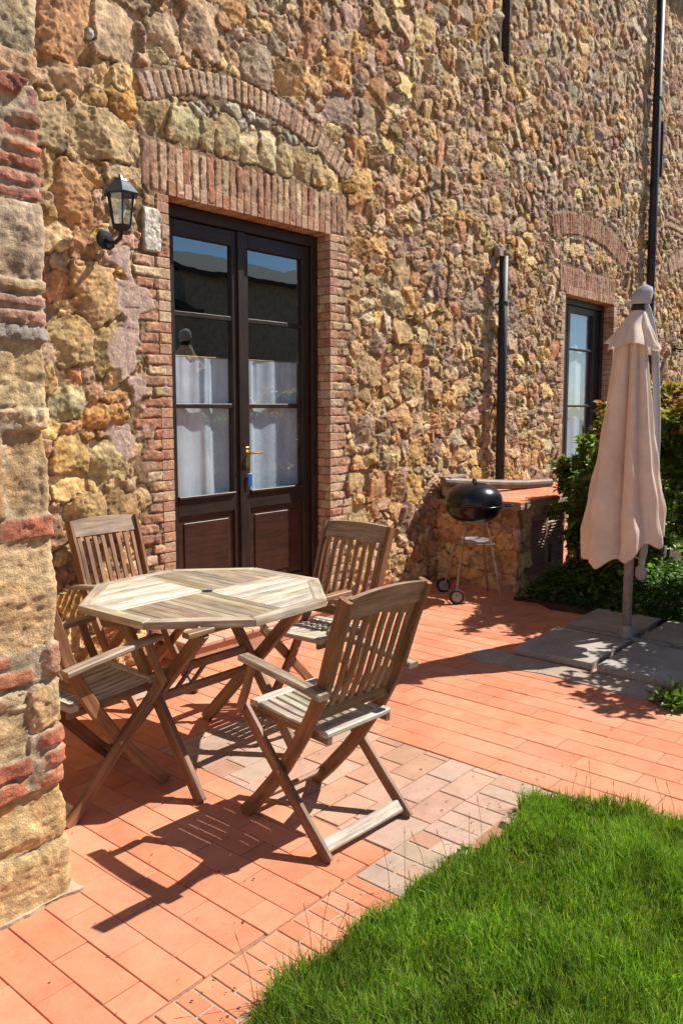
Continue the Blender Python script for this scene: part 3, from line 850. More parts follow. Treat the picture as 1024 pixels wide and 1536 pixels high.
# four paving slabs that weigh down the parasol's cross base
slab_specs = [(4.66, 5.30, -2.185, -1.665, 'speckled grey concrete slab nearest the table, left of the parasol pole'),
              (4.65, 5.30, -2.76, -2.225, 'speckled grey concrete slab at the right edge, in front of the parasol pole'),
              (5.42, 6.02, -2.145, -1.665, 'concrete slab behind the parasol pole, against the dark ground cover'),
              (5.42, 6.02, -2.76, -2.205, 'concrete slab behind and right of the parasol pole, under the shrubs')]
for i, (x0, x1, y0, y1, lab) in enumerate(slab_specs):
    m = MB(); cx, cy = (x0 + x1) / 2, (y0 + y1) / 2
    slabmesh(m, x0 - cx, x1 - cx, y0 - cy, y1 - cy, 0.004, .046, 26, .004, (.36, .33, .30), 10 + 3 * i)
    o = m.build('concrete_slab', M['concrete']); o.location = (cx, cy, 0); o.rotation_euler.z = (-.0, .01, .0, -.01)[i]
    tag(o, lab, 'slab', 'concrete slabs round the parasol foot')

# doorstep
ds = empty('doorstep', (3.85, -.17, 0)); tag(ds, 'terracotta doorstep in front of the dark double door', 'step')
m = MB(); m.box((0, 0, .062), (.72, .158, .062), 0, (.50, .29, .19), .006); m.build('riser', M['tile'], ds)
m = MB()
for i in range(6): m.box((-.62 + i * .248, -.006, .137), (.122, .17, .0135), 0, jit((.62, .37, .25), .08), .005)
m.build('tread', M['tile'], ds)

# ------------------------------------------------------------------ teak folding armchairs
def make_chair():
    root = empty('folding_armchair')
    UP = [(-.075, .955), (-.045, .87), (-.018, .80), (.008, .72), (.032, .645), (.062, .575), (.095, .51), (.14, .43), (.19, .355), (.245, .275), (.31, .195), (.405, .09), (.495, .002)]
    xi = .195
    def xu(z): return .193 + .023 * z / .955
    for s in (-1, 1):
        m = MB(); m.bar([(s * xu(z), y, z) for y, z in UP], (1, 0, 0), .024, .055, .005, (1.02, .88, .78)); m.build('upright', M['teak'], root)
        m = MB(); m.bar([(s * (xi + .027), y, z) for y, z in ((0.0, .003), (.12, .118), (.24, .238), (.36, .358), (.455, .455))], (1, 0, 0), .024, .048, .005, (1.05, .93, .85)); m.build('rear_leg', M['teak'], root)
        m = MB()
        m.bar([(s * (xi + .050), .0, .606), (s * (xi + .051), .10, .622), (s * (xi + .051), .22, .636), (s * (xi + .047), .34, .648), (s * (xi + .040), .44, .654)], (1, 0, 0), .054, .024, .006, (1.35, 1.9, 2.6))
        m.build('armrest', M['teak'], root)
        m = MB(); m.bar([(s * (xi + .049), .452, .455), (s * (xi + .047), .42, .53), (s * (xi + .043), .385, .636)], (1, 0, 0), .018, .036, .004); m.build('arm_support', M['teak'], root)
    # seat: rails across, slats front to back
    m = MB(); xs = .172
    zf, zr, yf, yr = .452, .432, .455, .075
    m.bar([(-xs, yf, zf), (xs, yf, zf)], (0, 1, 0), .05, .024, .006, (2., 3.3, 5.4))
    m.bar([(-xs, yr, zr), (xs, yr, zr)], (0, 1, 0), .045, .024, .006, (2., 3.3, 5.4))
    for s in (-1, 1): m.bar([(s * (xs - .012), yr - .02, zr - .021), (s * (xs - .012), yf + .02, zf - .021)], (1, 0, 0), .022, .034, .004)
    n = 8
    for i in range(n):
        x = -xs + .021 + i * (2 * xs - .042) / (n - 1)
        m.bar([(x, yr + .024, zr + .001), (x, (yr + yf) / 2, (zr + zf) / 2 - .006), (x, yf - .026, zf + .001)], (1, 0, 0), .034, .016, .003, jit((1.7, 2.7, 4.2), .18))
    m.build('seat', M['teak'], root)
    # backrest between the uprights
    m = MB()
    def bp(t):                                  # along the upright, by height
        for (y0, z0), (y1, z1) in zip(UP[:-1], UP[1:]):
            if z1 <= t <= z0: 
                k = (t - z1) / (z0 - z1); return y1 + (y0 - y1) * k
        return UP[0][0]
    n = 8; xw = xu(.9) - .011
    # top rail with an arched upper edge
    k = 12; vs, gr = [], []
    for i in range(k + 1):
        u = -1 + 2 * i / k; x = u * xw
        zt = .957 + .013 * (1 - u * u); zb = .875
        for z in (zb, zt):
            y = bp(min(z, .955)) - (.006 if z > .955 else 0)
            for d in (-.013, .013): vs.append((x, y + d, z)); gr.append((x + 3, d, z))
    fs = []
    for i in range(k):
        a = 4 * i; b = a + 4
        fs += [(a, b, b + 2, a + 2), (b + 1, a + 1, a + 3, b + 3), (a + 2, b + 2, b + 3, a + 3), (a + 1, b + 1, b, a)]
    fs += [(0, 2, 3, 1), (4 * k + 1, 4 * k + 3, 4 * k + 2, 4 * k)]
    m.add(vs, fs, (1.25, 1.6, 2.1), gr)
    m.bar([(-xw + .010, bp(.505), .505), (xw - .010, bp(.505), .505)], (0, 0, 1), .05, .022, .005)
    for i in range(n):
        x = -xw + .027 + i * (2 * xw - .054) / (n - 1)
        m.bar([(x * (1 - .035 * (.9 - z) / .4), bp(z), z) for z in (.528, .62, .72, .80, .878)], (1, 0, 0), .027, .013, .003, jit((1.1, 1.1, 1.15), .2))
    m.build('backrest', M['teak'], root)
    m = MB(); m.bar([(-xi - .015, .036, .040), (xi + .015, .036, .040)], (0, .7, .7), .05, .022, .005, (1.8, 2.8, 4.4)); m.build('rear_stretcher', M['teak'], root)
    m = MB(); m.bar([(-xi + .012, .445, .062), (xi - .012, .445, .062)], (0, .7, -.7), .036, .020, .004); m.build('front_stretcher', M['teak'], root)
    for s in (-1, 1):
        for y, z in ((.244, .262), (.452, .452)):
            m = MB(); m.tube([(s * (xi + .014 + .022), y, z), (s * (xi + .014 + .030), y, z)], .008, 8); m.build('bolt', M['steel'], root)
    return root
def copy_tree(o, parent=None):
    c = o.copy(); COL.objects.link(c)
    if parent: c.parent = parent
    for ch in list(o.children): copy_tree(ch, c)
    return c
chair = make_chair()
def heading(fx, fy): return math.atan2(fy, fx) - math.pi / 2
chairs = [(2.272, -2.369, heading(.057, .998), 'teak folding armchair in front, its slatted back turned to the lawn'),
          (1.585, -1.215, heading(1, .01), 'teak folding armchair half hidden by the stone pillar'),
          (2.665, -.165, heading(-.0, -1), 'teak folding armchair with its back against the wall left of the door'),
          (3.365, -1.36, heading(-1, -.05), 'teak folding armchair standing between the table and the kettle barbecue')]
for i, (x, y, rz, lab) in enumerate(chairs):
    o = chair if i == 0 else copy_tree(chair)
    o.location = (x, y, 0); o.rotation_euler.z = rz
    tag(o, lab, 'chair', 'folding armchairs round the garden table')

# ------------------------------------------------------------------ octagonal table
tb = empty('octagonal_table', (2.455, -1.25, 0)); tag(tb, 'octagonal slatted teak garden table with crossed legs', 'table')
TZ = .74; ap = .540
va = [R(22.5 + 45 * k + 1.5) for k in range(8)]
Rv = ap / math.cos(R(22.5))
m = MB()
for k in range(8):                            # rim boards, mitred
    a, b = va[k], va[(k + 1) % 8]
    ro, ri = Rv, Rv - .062
    g = .0012
    q = []
    for r_, an in ((ro, a), (ro, b), (ri, b), (ri, a)): q.append(Vector((r_ * math.cos(an), r_ * math.sin(an), 0)))
    t = (q[1] - q[0]).normalized()
    q[0] += t * g; q[3] += t * g; q[1] -= t * g; q[2] -= t * g
    off = random.random() * 20
    vs = [(p.x, p.y, TZ - .030) for p in q] + [(p.x, p.y, TZ - .003) for p in q] 
    cen = sum(q, Vector()) / 4
    vs += [tuple((Vector((p.x, p.y, TZ)) + (cen - p) * .035)) for p in q]
    vs = [(v[0], v[1], TZ if i >= 8 else v[2]) for i, v in enumerate(vs)]
    nrm = Vector((-t.y, t.x, 0))
    gr = [(Vector(v).dot(t) + off, Vector(v).dot(nrm) + off, v[2] + off) for v in vs]
    fs = [(3, 2, 1, 0), (8, 9, 10, 11)] + [(i, (i + 1) % 4, (i + 1) % 4 + 4, i + 4) for i in range(4)] + [(i + 4, (i + 1) % 4 + 4, (i + 1) % 4 + 8, i + 8) for i in range(4)]
    m.add(vs, fs, jit((1.75, 2.7, 3.9), .08), gr)
m.build('rim', M['teak'], tb)
def clip_poly(poly, n, d):
    out = []
    for i in range(len(poly)):
        p, q = poly[i], poly[(i + 1) % len(poly)]
        a, b = p.dot(n) - d, q.dot(n) - d
        if a <= 0: out.append(p)
        if (a < 0 < b) or (b < 0 < a): out.append(p + (q - p) * (a / (a - b)))
    return out
m = MB()
pw = .0445
for qx, qy in ((1, 1), (-1, 1), (-1, -1), (1, -1)):
    alongx = qx * qy < 0
    base = (2.5, 4.1, 6.4) if alongx else (1.35, 1.95, 2.6)  # sheen along the grain put into the colour: paler planks where they run along x
    for i in range(14):
        a0 = i * pw + .001; a1 = (i + 1) * pw - .0016
        if alongx: poly = [Vector((.0015, a0)), Vector((.7, a0)), Vector((.7, a1)), Vector((.0015, a1))]
        else: poly = [Vector((a0, .0015)), Vector((a1, .0015)), Vector((a1, .7)), Vector((a0, .7))]
        poly = [Vector((p.x * qx, p.y * qy)) for p in poly]
        if qx * qy < 0: poly.reverse()
        for k in range(8):
            an = (va[k] + va[(k + 1) % 8]) / 2 if k < 7 else va[7] + R(22.5)
            poly = clip_poly(poly, Vector((math.cos(an), math.sin(an))), ap - .0585)
            if len(poly) < 3: break
        if len(poly) < 3: continue
        n = len(poly); off = random.random() * 30
        z1 = TZ - .001 + random.gauss(0, .0005)
        vs = [(p.x, p.y, TZ - .022) for p in poly] + [(p.x, p.y, z1) for p in poly]
        fs = [tuple(range(n - 1, -1, -1)), tuple(range(n, 2 * n))] + [(i_, (i_ + 1) % n, (i_ + 1) % n + n, i_ + n) for i_ in range(n)]
        gr = [((v[0] if alongx else v[1]) + off, (v[1] if alongx else v[0]) + off, v[2] + off) for v in vs]
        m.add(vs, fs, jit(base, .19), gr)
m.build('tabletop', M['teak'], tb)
m = MB(); m.lathe([(.0, TZ + .0025), (.018, TZ + .0025), (.026, TZ + .001), (.027, TZ - .001)], 20); m.build('parasol_hole_cap', M['black_iron'], tb)
X1, X2 = 2.05 - 2.455, 2.62 - 2.455
def ty(y): return y + 1.25
for X in (X1, X2):
    m = MB(); m.bar([(X, ty(-1.67), .002), (X, ty(-1.145), .70)], (1, 0, 0), .030, .058, .005); m.build('leg', M['teak'], tb)
    m = MB(); m.bar([(X + .032, ty(-.99), .002), (X + .032, ty(-1.665), .70)], (1, 0, 0), .030, .058, .005); m.build('leg', M['teak'], tb)
m = MB()
m.bar([(X1 + .02, ty(-1.335), .445), (X2 + .02, ty(-1.335), .445)], (0, 0, 1), .040, .022, .004)
m.bar([(X1 + .02, ty(-1.335), .345), (X2 + .02, ty(-1.335), .345)], (0, 0, 1), .040, .022, .004)
for t in (-.02, .06): m.bar([(X1 + .16 + t, ty(-1.335), .352), (X1 + .26 + t, ty(-1.335), .438)], (0, 1, 0), .018, .016, .003)
m.build('stretcher', M['teak'], tb)
m = MB()
for y in (-1.12, -1.665): m.bar([(X1 - .06, ty(y), .704), (X2 + .36, ty(y), .704)], (0, 0, 1), .024, .045, .004)
for x in (-.30, .0, .30): m.bar([(x, -.42, .704), (x, .42, .704)], (0, 0, 1), .022, .04, .004)
m.build('underframe', M['teak'], tb)

# ------------------------------------------------------------------ kettle barbecue
kb = empty('kettle_barbecue', (5.855, -.63, 0)); tag(kb, 'black round kettle barbecue on thin legs beside the masonry counter', 'barbecue')
rk = .235; zr = .785
prof = [(0.0, zr - .150), (.06, zr - .148), (.12, zr - .137), (.17, zr - .114), (.205, zr - .080), (.225, zr - .043), (rk, zr - .008), (rk + .010, zr - .004), (rk + .010, zr + .002), (rk - .004, zr + .003)]
m = MB(); m.lathe(prof, 48); m.build('bowl', M['enamel'], kb, True)
prof = [(rk + .004, zr + .005), (rk + .006, zr + .016), (rk + .002, zr + .045), (rk - .010, zr + .085), (rk - .04, zr + .125), (rk - .085, zr + .155), (.10, zr + .175), (.05, zr + .183), (0, zr + .185)]
m = MB(); m.lathe(prof, 48); lid = m.build('lid', M['enamel'], kb, True)
m = MB(); m.tube([(-.06, -.055, zr + .168), (-.06, -.055, zr + .196), (-.045, -.045, zr + .207), (.04, .03, zr + .207), (.06, .045, zr + .196), (.06, .045, zr + .168)], .009, 8); m.build('lid_handle', M['rubber'], lid)
m = MB(); m.lathe([(.034, zr + .184), (.034, zr + .192), (0, zr + .194)], 16, (.07, -.07, -.02)); m.build('vent', M['alu'], lid)
m = MB(); m.tube([(rk - .002 if 0 else .10, -.225, zr - .004), (.13, -.285, zr - .004), (.21, -.245, zr - .004), (.19, -.155, zr - .004)], .008, 8); m.build('side_handle', M['rubber'], kb)
# local direction of the leg feet
feet = [(-.275, -.01, True), (.009, -.274, False), (.275, .01, False), (-.015, .27, True)]
for fx, fy, wh in feet:
    m = MB(); zf = .058 if wh else .0
    m.tube([(fx * .44, fy * .44, zr - .125), (fx, fy, zf)], .0095, 8); m.build('leg', M['steel'], kb)
m = MB()
for z, k in ((.47, .74),):
    pts = [Vector((fx * k, fy * k, z)) for fx, fy, _ in feet]
    for i in range(4): m.tube([pts[i], pts[(i + 1) % 4]], .005, 6)
m.build('leg_brace', M['steel'], kb)
m = MB(); m.lathe([(0, .475), (.10, .472), (.135, .485), (.14, .492), (.134, .488), (.10, .478), (0, .480)], 32); m.build('ash_catcher', M['alu'], kb, True)
ax = Vector((-.275, -.01, 0)) - Vector((-.015, .27, 0)); ax.normalize()
for fx, fy, wh in feet:
    if not wh: continue
    Mw = Vector((0, 0, 1)).rotation_difference(ax).to_matrix()
    c = Vector((fx, fy, .06)) + ax * (.03 if fx < -.1 else -.03)
    m = MB(); m.lathe([(.044, -.014), (.058, -.014), (.062, -.008), (.062, .008), (.058, .014), (.044, .014), (.042, 0), (.044, -.014)], 28, c, M=Mw); w = m.build('wheel', M['rubber'], kb, True)
    m = MB(); m.lathe([(0, .013), (.014, .013), (.016, .006), (.036, .004), (.043, .010), (.049, .0135), (.043, .004), (.036, -.006), (0, -.006)], 28, c, M=Mw); m.build('hub', M['plastic_grey'], w)
m = MB(); m.tube([(-.275, -.01, .06), (-.015, .27, .06)], .006, 8); m.build('axle', M['steel'], kb)

# ------------------------------------------------------------------ masonry counter with louvred door
ct = empty('masonry_counter', (7.2, -.42, 0)); tag(ct, 'low stone counter with terracotta top and louvred cupboard door', 'counter')
def CL(p): return (p[0] - 7.2, p[1] + .42, p[2])
X0, X1_, Y0 = 6.27, 8.25, -.825
S = Seeds()
# front (u = x) and left side (u from X0 backwards); door opening 6.50..7.24
DO = (6.47, 7.20, .10, .635)
fill_random(S, X0 - .9, X1_, 0, .74, [DO], [(.08, 900, 20), (.06, 1500, 20), (.045, 2500, 20), (.03, 2500, 20)])
gu = np.concatenate([np.arange(X0 - .83, X0 - .05, .014), np.arange(X0 - .05, X0 + .3, .009), np.arange(X0 + .3, X1_, .016)]); gv = np.arange(-.01, .72, .012)
GU, GV = np.meshgrid(gu, gv, indexing='ij')
H, C, _ = relief(GU, GV, S.arr())
cr = .02; ang = np.clip((X0 - GU) / cr, 0, math.pi / 2)
NX, NY = -np.sin(ang), -np.cos(ang)
bxp = np.maximum(GU, X0) + cr - cr * np.sin(ang) ; byp = Y0 + cr * (1 - np.cos(ang)) + np.maximum(X0 - GU - cr * math.pi / 2, 0)
Vc = np.stack([bxp + NX * H - 7.2, byp + NY * H + .42, GV], -1).reshape(-1, 3)
n, k = GU.shape; ii = np.arange(n * k).reshape(n, k)
Q = np.stack([ii[:-1, :-1], ii[1:, :-1], ii[1:, 1:], ii[:-1, 1:]], -1)
cxx, czz = GU[:-1, :-1], GV[:-1, :-1]
Q = Q[~((cxx > DO[0]) & (cxx < DO[1]) & (czz > DO[2]) & (czz < DO[3]))]
np_mesh('stone_base', Vc, Q, M['stone'], C.reshape(-1, 3), ct)
m = MB()
m.box(CL((7.26, -.39, .735)), (1.03, .475, .020), 0, (.34, .30, .25), .006)
m.build('top_slab', M['concrete'], ct)
m = MB()
for i in range(14):
    for j in range(5):
        m.box(CL((6.30 + i * .14, -.79 + j * .145, .770)), (.068, .0705, .014), 0, jit(random.choice(TC), .06), .003)
m.build('countertop', M['tile'], ct)
m = MB(); m.tube([CL((6.14, -.14, .925)), CL((6.5, -.19, .892)), CL((6.9, -.26, .855)), CL((7.3, -.33, .828)), CL((7.72, -.40, .822))], [.040, .044, .046, .047, .044], 12)
m.build('back_ledge', M['beam'], ct)
m = MB(); m.box(CL((6.42, -.13, .83)), (.16, .10, .055), .05, (.40, .34, .26), .02); m.box(CL((6.36, -.10, .955)), (.17, .06, .012), .12, (.3, .25, .2), .004); m.build('ledge_block', M['stone'], ct)
m = MB(); z = .16; xa, xb = DO[0], DO[1]
for x in (xa + .03, xb - .03, (xa + xb) / 2): m.box(CL((x, Y0 + .03, (DO[2] + DO[3]) / 2)), (.028, .017, (DO[3] - DO[2]) / 2), 0, (1, 1, 1), .004)
for z_ in (DO[2] + .03, DO[3] - .03): m.box(CL(((xa + xb) / 2, Y0 + .032, z_)), ((xb - xa) / 2, .016, .03), 0, (1, 1, 1), .004)
sh = m.build('cupboard_door', M['shutter'], ct)
m = MB()
z = DO[2] + .07
while z < DO[3] - .07:
    for a, b in ((xa + .06, (xa + xb) / 2 - .03), ((xa + xb) / 2 + .03, xb - .06)):
        m.box(CL(((a + b) / 2, Y0 + .032, z)), ((b - a) / 2, .020, .005), 0, (1, 1, 1), 0, Matrix.Rotation(.75, 3, 'X'))
    z += .027
m.build('louvres', M['shutter'], sh)
m = MB(); m.box(CL(((xa + xb) / 2, Y0 + .10, (DO[2] + DO[3]) / 2)), ((xb - xa) / 2, .02, (DO[3] - DO[2]) / 2)); m.build('cupboard_back', M['dark'], ct)
m = MB(); m.tube([CL((6.86, Y0 - .012, .18)), CL((6.86, Y0 - .014, .30)), CL((6.86, Y0 - .012, .36))], .010, 8); m.build('bolt', M['black_iron'], sh)

# ------------------------------------------------------------------ drain pipes
def pipe(x, z0, z1, r, label, brackets, offset=True):
    o = empty('drain_pipe', (x, -.085, z0)); tag(o, label, 'pipe')
    m = MB()
    m.tube([(0, 0, 0), (0, 0, (z1 - z0) * .5), (0, 0, z1 - z0)], r, 16); m.build('pipe', M['pipe'], o, True)
    for z in brackets:
        m = MB(); m.lathe([(r + .001, -.02), (r + .006, -.018), (r + .006, .018), (r + .001, .02)], 16, (0, 0, z - z0)); m.box((0, .05, z - z0), (.010, .04, .008)); m.build('bracket', M['pipe'], o)
    return o
pipe(7.25, .86, 3.05, .045, 'short dark vertical pipe rising from behind the stone counter', (1.6, 2.6))
p2 = pipe(11.20, .0, 7.9, .055, 'tall dark downpipe running the full height of the wall', (1.9, 3.7, 5.6))
m = MB()
for q_ in ((0, .06, 2.235, .062, .03, .05), (.03, .062, 2.28, .05, .028, .04), (-.035, .064, 2.27, .035, .024, .04)): m.box(q_[:3], q_[3:], .1, (.36, .29, .21), .018)
m.build('mortar_cap', M['stone'], bpy.data.objects['drain_pipe'])

# ------------------------------------------------------------------ wall lanterns
def lantern(loc, label):
    o = empty('wall_lantern', loc); tag(o, label, 'lantern', 'wall lanterns')
    # origin on the wall at the back plate; the lantern stands out towards -y
    m = MB(); m.lathe([(0, .0), (.055, .0), (.058, .008), (.045, .018), (.02, .022), (0, .022)], 20, M=Matrix.Rotation(R(90), 3, 'X')); m.build('back_plate', M['black_iron'], o)
    yc = -.17
    m = MB(); m.tube([(0, -.015, 0), (0, -.06, -.025), (0, -.11, -.03), (0, -.15, -.012), (0, yc, .025)], .012, 8)
    m.tube([(0, -.015, -.035), (0, -.05, -.06), (0, -.085, -.05), (0, -.09, -.028)], .008, 8); m.build('arm', M['black_iron'], o)
    zb, zt = .055, .225; rb, rt = .052, .078
    m = MB(); m.lathe([(0, .02), (.030, .02), (.036, .03), (.055, .045), (.057, zb), (0, zb)], 6, (0, yc, 0)); m.build('base_cup', M['black_iron'], o)
    m = MB()
    for k in range(6):
        a = 2 * math.pi * k / 6
        m.tube([(rb * math.cos(a), yc + rb * math.sin(a), zb), (rt * math.cos(a), yc + rt * math.sin(a), zt)], .0045, 6)
    pts = [(rt * math.cos(2 * math.pi * k / 6), yc + rt * math.sin(2 * math.pi * k / 6), zt) for k in range(7)]
    m.tube(pts, .006, 6); m.build('cage', M['black_iron'], o)
    m = MB(); m.lathe([(rb - .004, zb), (rt - .005, zt)], 6, (0, yc, 0)); m.build('glass', M['glass'], o)
    m = MB(); m.lathe([(0, .06), (.012, .06), (.014, .10), (.026, .14), (.022, .175), (0, .19)], 14, (0, yc, 0)); m.build('bulb', M['curtain'], o, True)
    m = MB(); m.lathe([(.102, zt - .008), (.104, zt), (.080, zt + .026), (.050, zt + .060), (.042, zt + .066), (.036, zt + .078), (.014, zt + .088), (.008, zt + .100), (0, zt + .104)], 6, (0, yc, 0)); m.lathe([(.098, zt - .006), (.0, zt + .02)], 6, (0, yc, 0))
    m.build('roof', M['bluegrey_metal'], o)
    return o
ln = lantern((2.775, -.03, 2.545), 'black wall lantern on the stone wall left of the double door')
l2 = copy_tree(ln); l2.location = (12.42, -.03, 2.45); l2['label'] = 'small far wall lantern at the right edge beyond the downpipe'

# ------------------------------------------------------------------ closed parasol
pr = empty('closed_parasol', (5.361, -2.13, .0)); tag(pr, 'closed ecru parasol on a grey pole behind the concrete slabs', 'parasol')
Rr = Vector((math.sin(.7027), -math.cos(.7027), 0))     # rightwards, across the line of sight from the terrace
m = MB(); m.tube([(0, 0, .005), (0, 0, 1.2), (0, 0, 2.2)], .031, 16); m.build('pole', M['pole'], pr, True)
m = MB(); m.box((0, 0, .028), (.30, .022, .022), 0, (1, 1, 1), .004); m.box((0, 0, .0285), (.022, .30, .0215), 0, (1, 1, 1), .004); m.lathe([(.05, .05), (.045, .12), (.033, .13)], 16); m.build('cross_base', M['pole'], pr)
rg = np.random.default_rng(5)
def folded(z0f, z1, rfun, nf, depth, nz_, seed, nth=220):
    th = np.linspace(0, 2 * math.pi, nth, endpoint=False)
    ph = np.random.default_rng(seed).random(8) * 6.28
    T, Vv_ = np.meshgrid(th, np.linspace(0, 1, nz_), indexing='ij')
    zb = z0f(T); Zz = zb + (z1 - zb) * Vv_
    w = T + .10 * np.sin(3 * T + ph[0]) + .06 * np.sin(5 * T + ph[1]) + .05 * np.sin(2.2 * Vv_ * 3 + ph[2])
    fold = 1 - np.abs(np.sin(w * nf / 2)) ** .7             # narrow deep creases, rounded lobes
    lob = np.sin(T * 2.5 + ph[4]) * .5 + np.sin(T * 4.1 + ph[5]) * .5
    fold = fold * (1 + .6 * lob)
    fine = .5 + .5 * np.sin(w * nf * 2 + ph[3] + 2 * Vv_)
    r = rfun(T, Zz) * (1 - depth(Vv_) * fold - .05 * fine * (1 - Vv_) - .10 * fbm(np.cos(T) * 1.2 + np.sin(T) * .7, Zz * .55, 5., seed, 4) * (1.1 - Vv_) - .03 * np.sin(Zz * 19 + 3 * T + ph[6]) * (1 - Vv_))
    return T, Zz, r
def lobes(T): return .60 + .17 * np.clip(np.cos(T - T0 + .35), 0, 1) ** .8 + .022 * np.sin(8 * T + 1) - .03 * np.sin(3 * T)
T0 = math.atan2(Rr.y, Rr.x)
def rmain(T, Z):
    k = np.interp(Z, [.45, .62, .80, 1.1, 1.4, 1.7, 1.98, 2.15], [.275, .295, .285, .228, .180, .142, .108, .055])
    return k * (1 + .07 * np.cos(T - T0 - math.pi) + .06 * np.sin(2 * T + 1))
def mesh_rev(T, Z, r, name, mat, parent, close_bottom=None):
    sh = np.interp(Z, [.5, .8, 1.2, 1.6, 2.0, 2.2], [-.022, -.022, -.022, -.025, -.03, 0.])
    Xs = r * np.cos(T) + Rr.x * sh; Ys = r * np.sin(T) + Rr.y * sh
    V_ = np.stack([Xs, Ys, Z], -1)
    if close_bottom is not None:           # tuck the hem inwards
        inner = V_[:, :1].copy(); inner[..., :2] *= .80; inner[..., 2] += .03
        inner2 = V_[:, :1].copy(); inner2[..., :2] *= .5; inner2[..., 2] += .12
        lip = V_[:, :1].copy(); lip[..., :2] *= .95; lip[..., 2] -= .012
        V_ = np.concatenate([inner2, inner, lip, V_], 1)
    n_, k_ = V_.shape[:2]; ii = np.arange(n_ * k_).reshape(n_, k_); nxt = np.roll(ii, -1, 0)
    F = np.stack([ii[:, :-1], nxt[:, :-1], nxt[:, 1:], ii[:, 1:]], -1).reshape(-1, 4)
    return np_mesh(name, V_.reshape(-1, 3), F, mat, None, parent, True)
T, Z, r = folded(lobes, 2.14, rmain, 8, lambda v: .22 + .42 * np.sin(np.clip(v, 0, 1) * math.pi) ** .5, 60, 3)
can = mesh_rev(T, Z, r, 'canopy', M['canopy'], pr, True)
def skirtb(T): return 1.955 + .035 * np.abs(np.sin(2 * T + .4)) - .02 * np.cos(T - T0)
def rsk(T, Z): return np.interp(Z, [1.93, 1.97, 2.05, 2.13, 2.19, 2.215], [.222, .210, .155, .098, .064, .046]) * (1 + .10 * np.sin(2 * T + .9))
T, Z, r = folded(skirtb, 2.215, rsk, 8, lambda v: .30 * (1 - v) + .08, 22, 9)
mesh_rev(T, Z, r, 'vent_flap', M['canopy'], pr)
m = MB(); m.lathe([(.036, 2.205), (.044, 2.21), (.044, 2.245), (.036, 2.25), (.036, 2.262)], 16); m.build('collar', M['black_iron'], pr)
m = MB(); m.lathe([(.050, 2.256), (.062, 2.266), (.066, 2.295), (.060, 2.33), (.042, 2.364), (.016, 2.381), (0, 2.383)], 18, (Rr.x * .012, Rr.y * .012, 0))
m.v = [(x + Rr.x * .25 * (z - 2.26) + .006 * math.sin(z * 90 + x * 120), y + Rr.y * .25 * (z - 2.26) + .006 * math.sin(z * 110 + y * 90), z) for x, y, z in m.v]
m.build('cap', M['bag'], pr, True)

# curved side arm that hangs from the cap and ends in a grip
pts = []
for t, z in ((.040, 2.30), (.085, 2.22), (.120, 2.12), (.150, 2.0), (.170, 1.88), (.186, 1.74), (.199, 1.58), (.205, 1.42), (.206, 1.28), (.198, 1.12), (.182, .95), (.165, .78), (.148, .62), (.135, .52)):
    d = .05 + .10 * max(0, min(1, (2.3 - z) / .6))
    pts.append(Vector((Rr.x * t, Rr.y * t, z)) + Vector((Rr.y, -Rr.x, 0)) * -d * .9)
m = MB(); m.bar(pts, Rr, .046, .030, .008); m.build('side_arm', M['bag'], pr, True)
e = pts[-1]
m = MB(); m.lathe([(0, -.115), (.025, -.11), (.040, -.08), (.036, -.04), (.018, 0), (.022, .03), (.014, .05), (0, .05)], 14, e); m.build('grip', M['bag'], pr, True)
m = MB(); m.tube([Vector((0, 0, 0)) + e + Vector((0, 0, .03)), e * .5 + Vector((0, 0, .32)), Vector((0, 0, .66))], .006, 6); m.build('cord', M['bag'], pr)

# ------------------------------------------------------------------ shrubs
def leaf_cloud(n, sampler, size, colf, rgn, droop=.3):
    Pp = sampler(n, rgn)
    n = len(Pp)
    d = rgn.normal(size=(n, 3)); d[:, 2] = d[:, 2] * .6 - droop * .3; d /= np.linalg.norm(d, axis=1)[:, None]
    up = rgn.normal(size=(n, 3)) * .55 + np.array((0.15, -.2, 1.)); 
    s_ = np.cross(d, up); s_ /= np.linalg.norm(s_, axis=1)[:, None] + 1e-6
    nn = np.cross(s_, d)
    L = size * rgn.uniform(.6, 1.25, n)[:, None]; W = L * rgn.uniform(.20, .30, n)[:, None]
    base = Pp; tip = Pp + d * L - nn * L * .12; mid_ = Pp + d * L * .5
    a = mid_ + s_ * W + nn * W * .35; b = mid_ - s_ * W + nn * W * .35
    V_ = np.stack([base, a, tip, b], 1).reshape(-1, 3)
    i = np.arange(n) * 4
    F = np.concatenate([np.stack([i, i + 1, i + 2], -1), np.stack([i, i + 2, i + 3], -1)])
    C_ = np.repeat(colf(Pp, rgn), 4, 0)
    return V_, F, C_
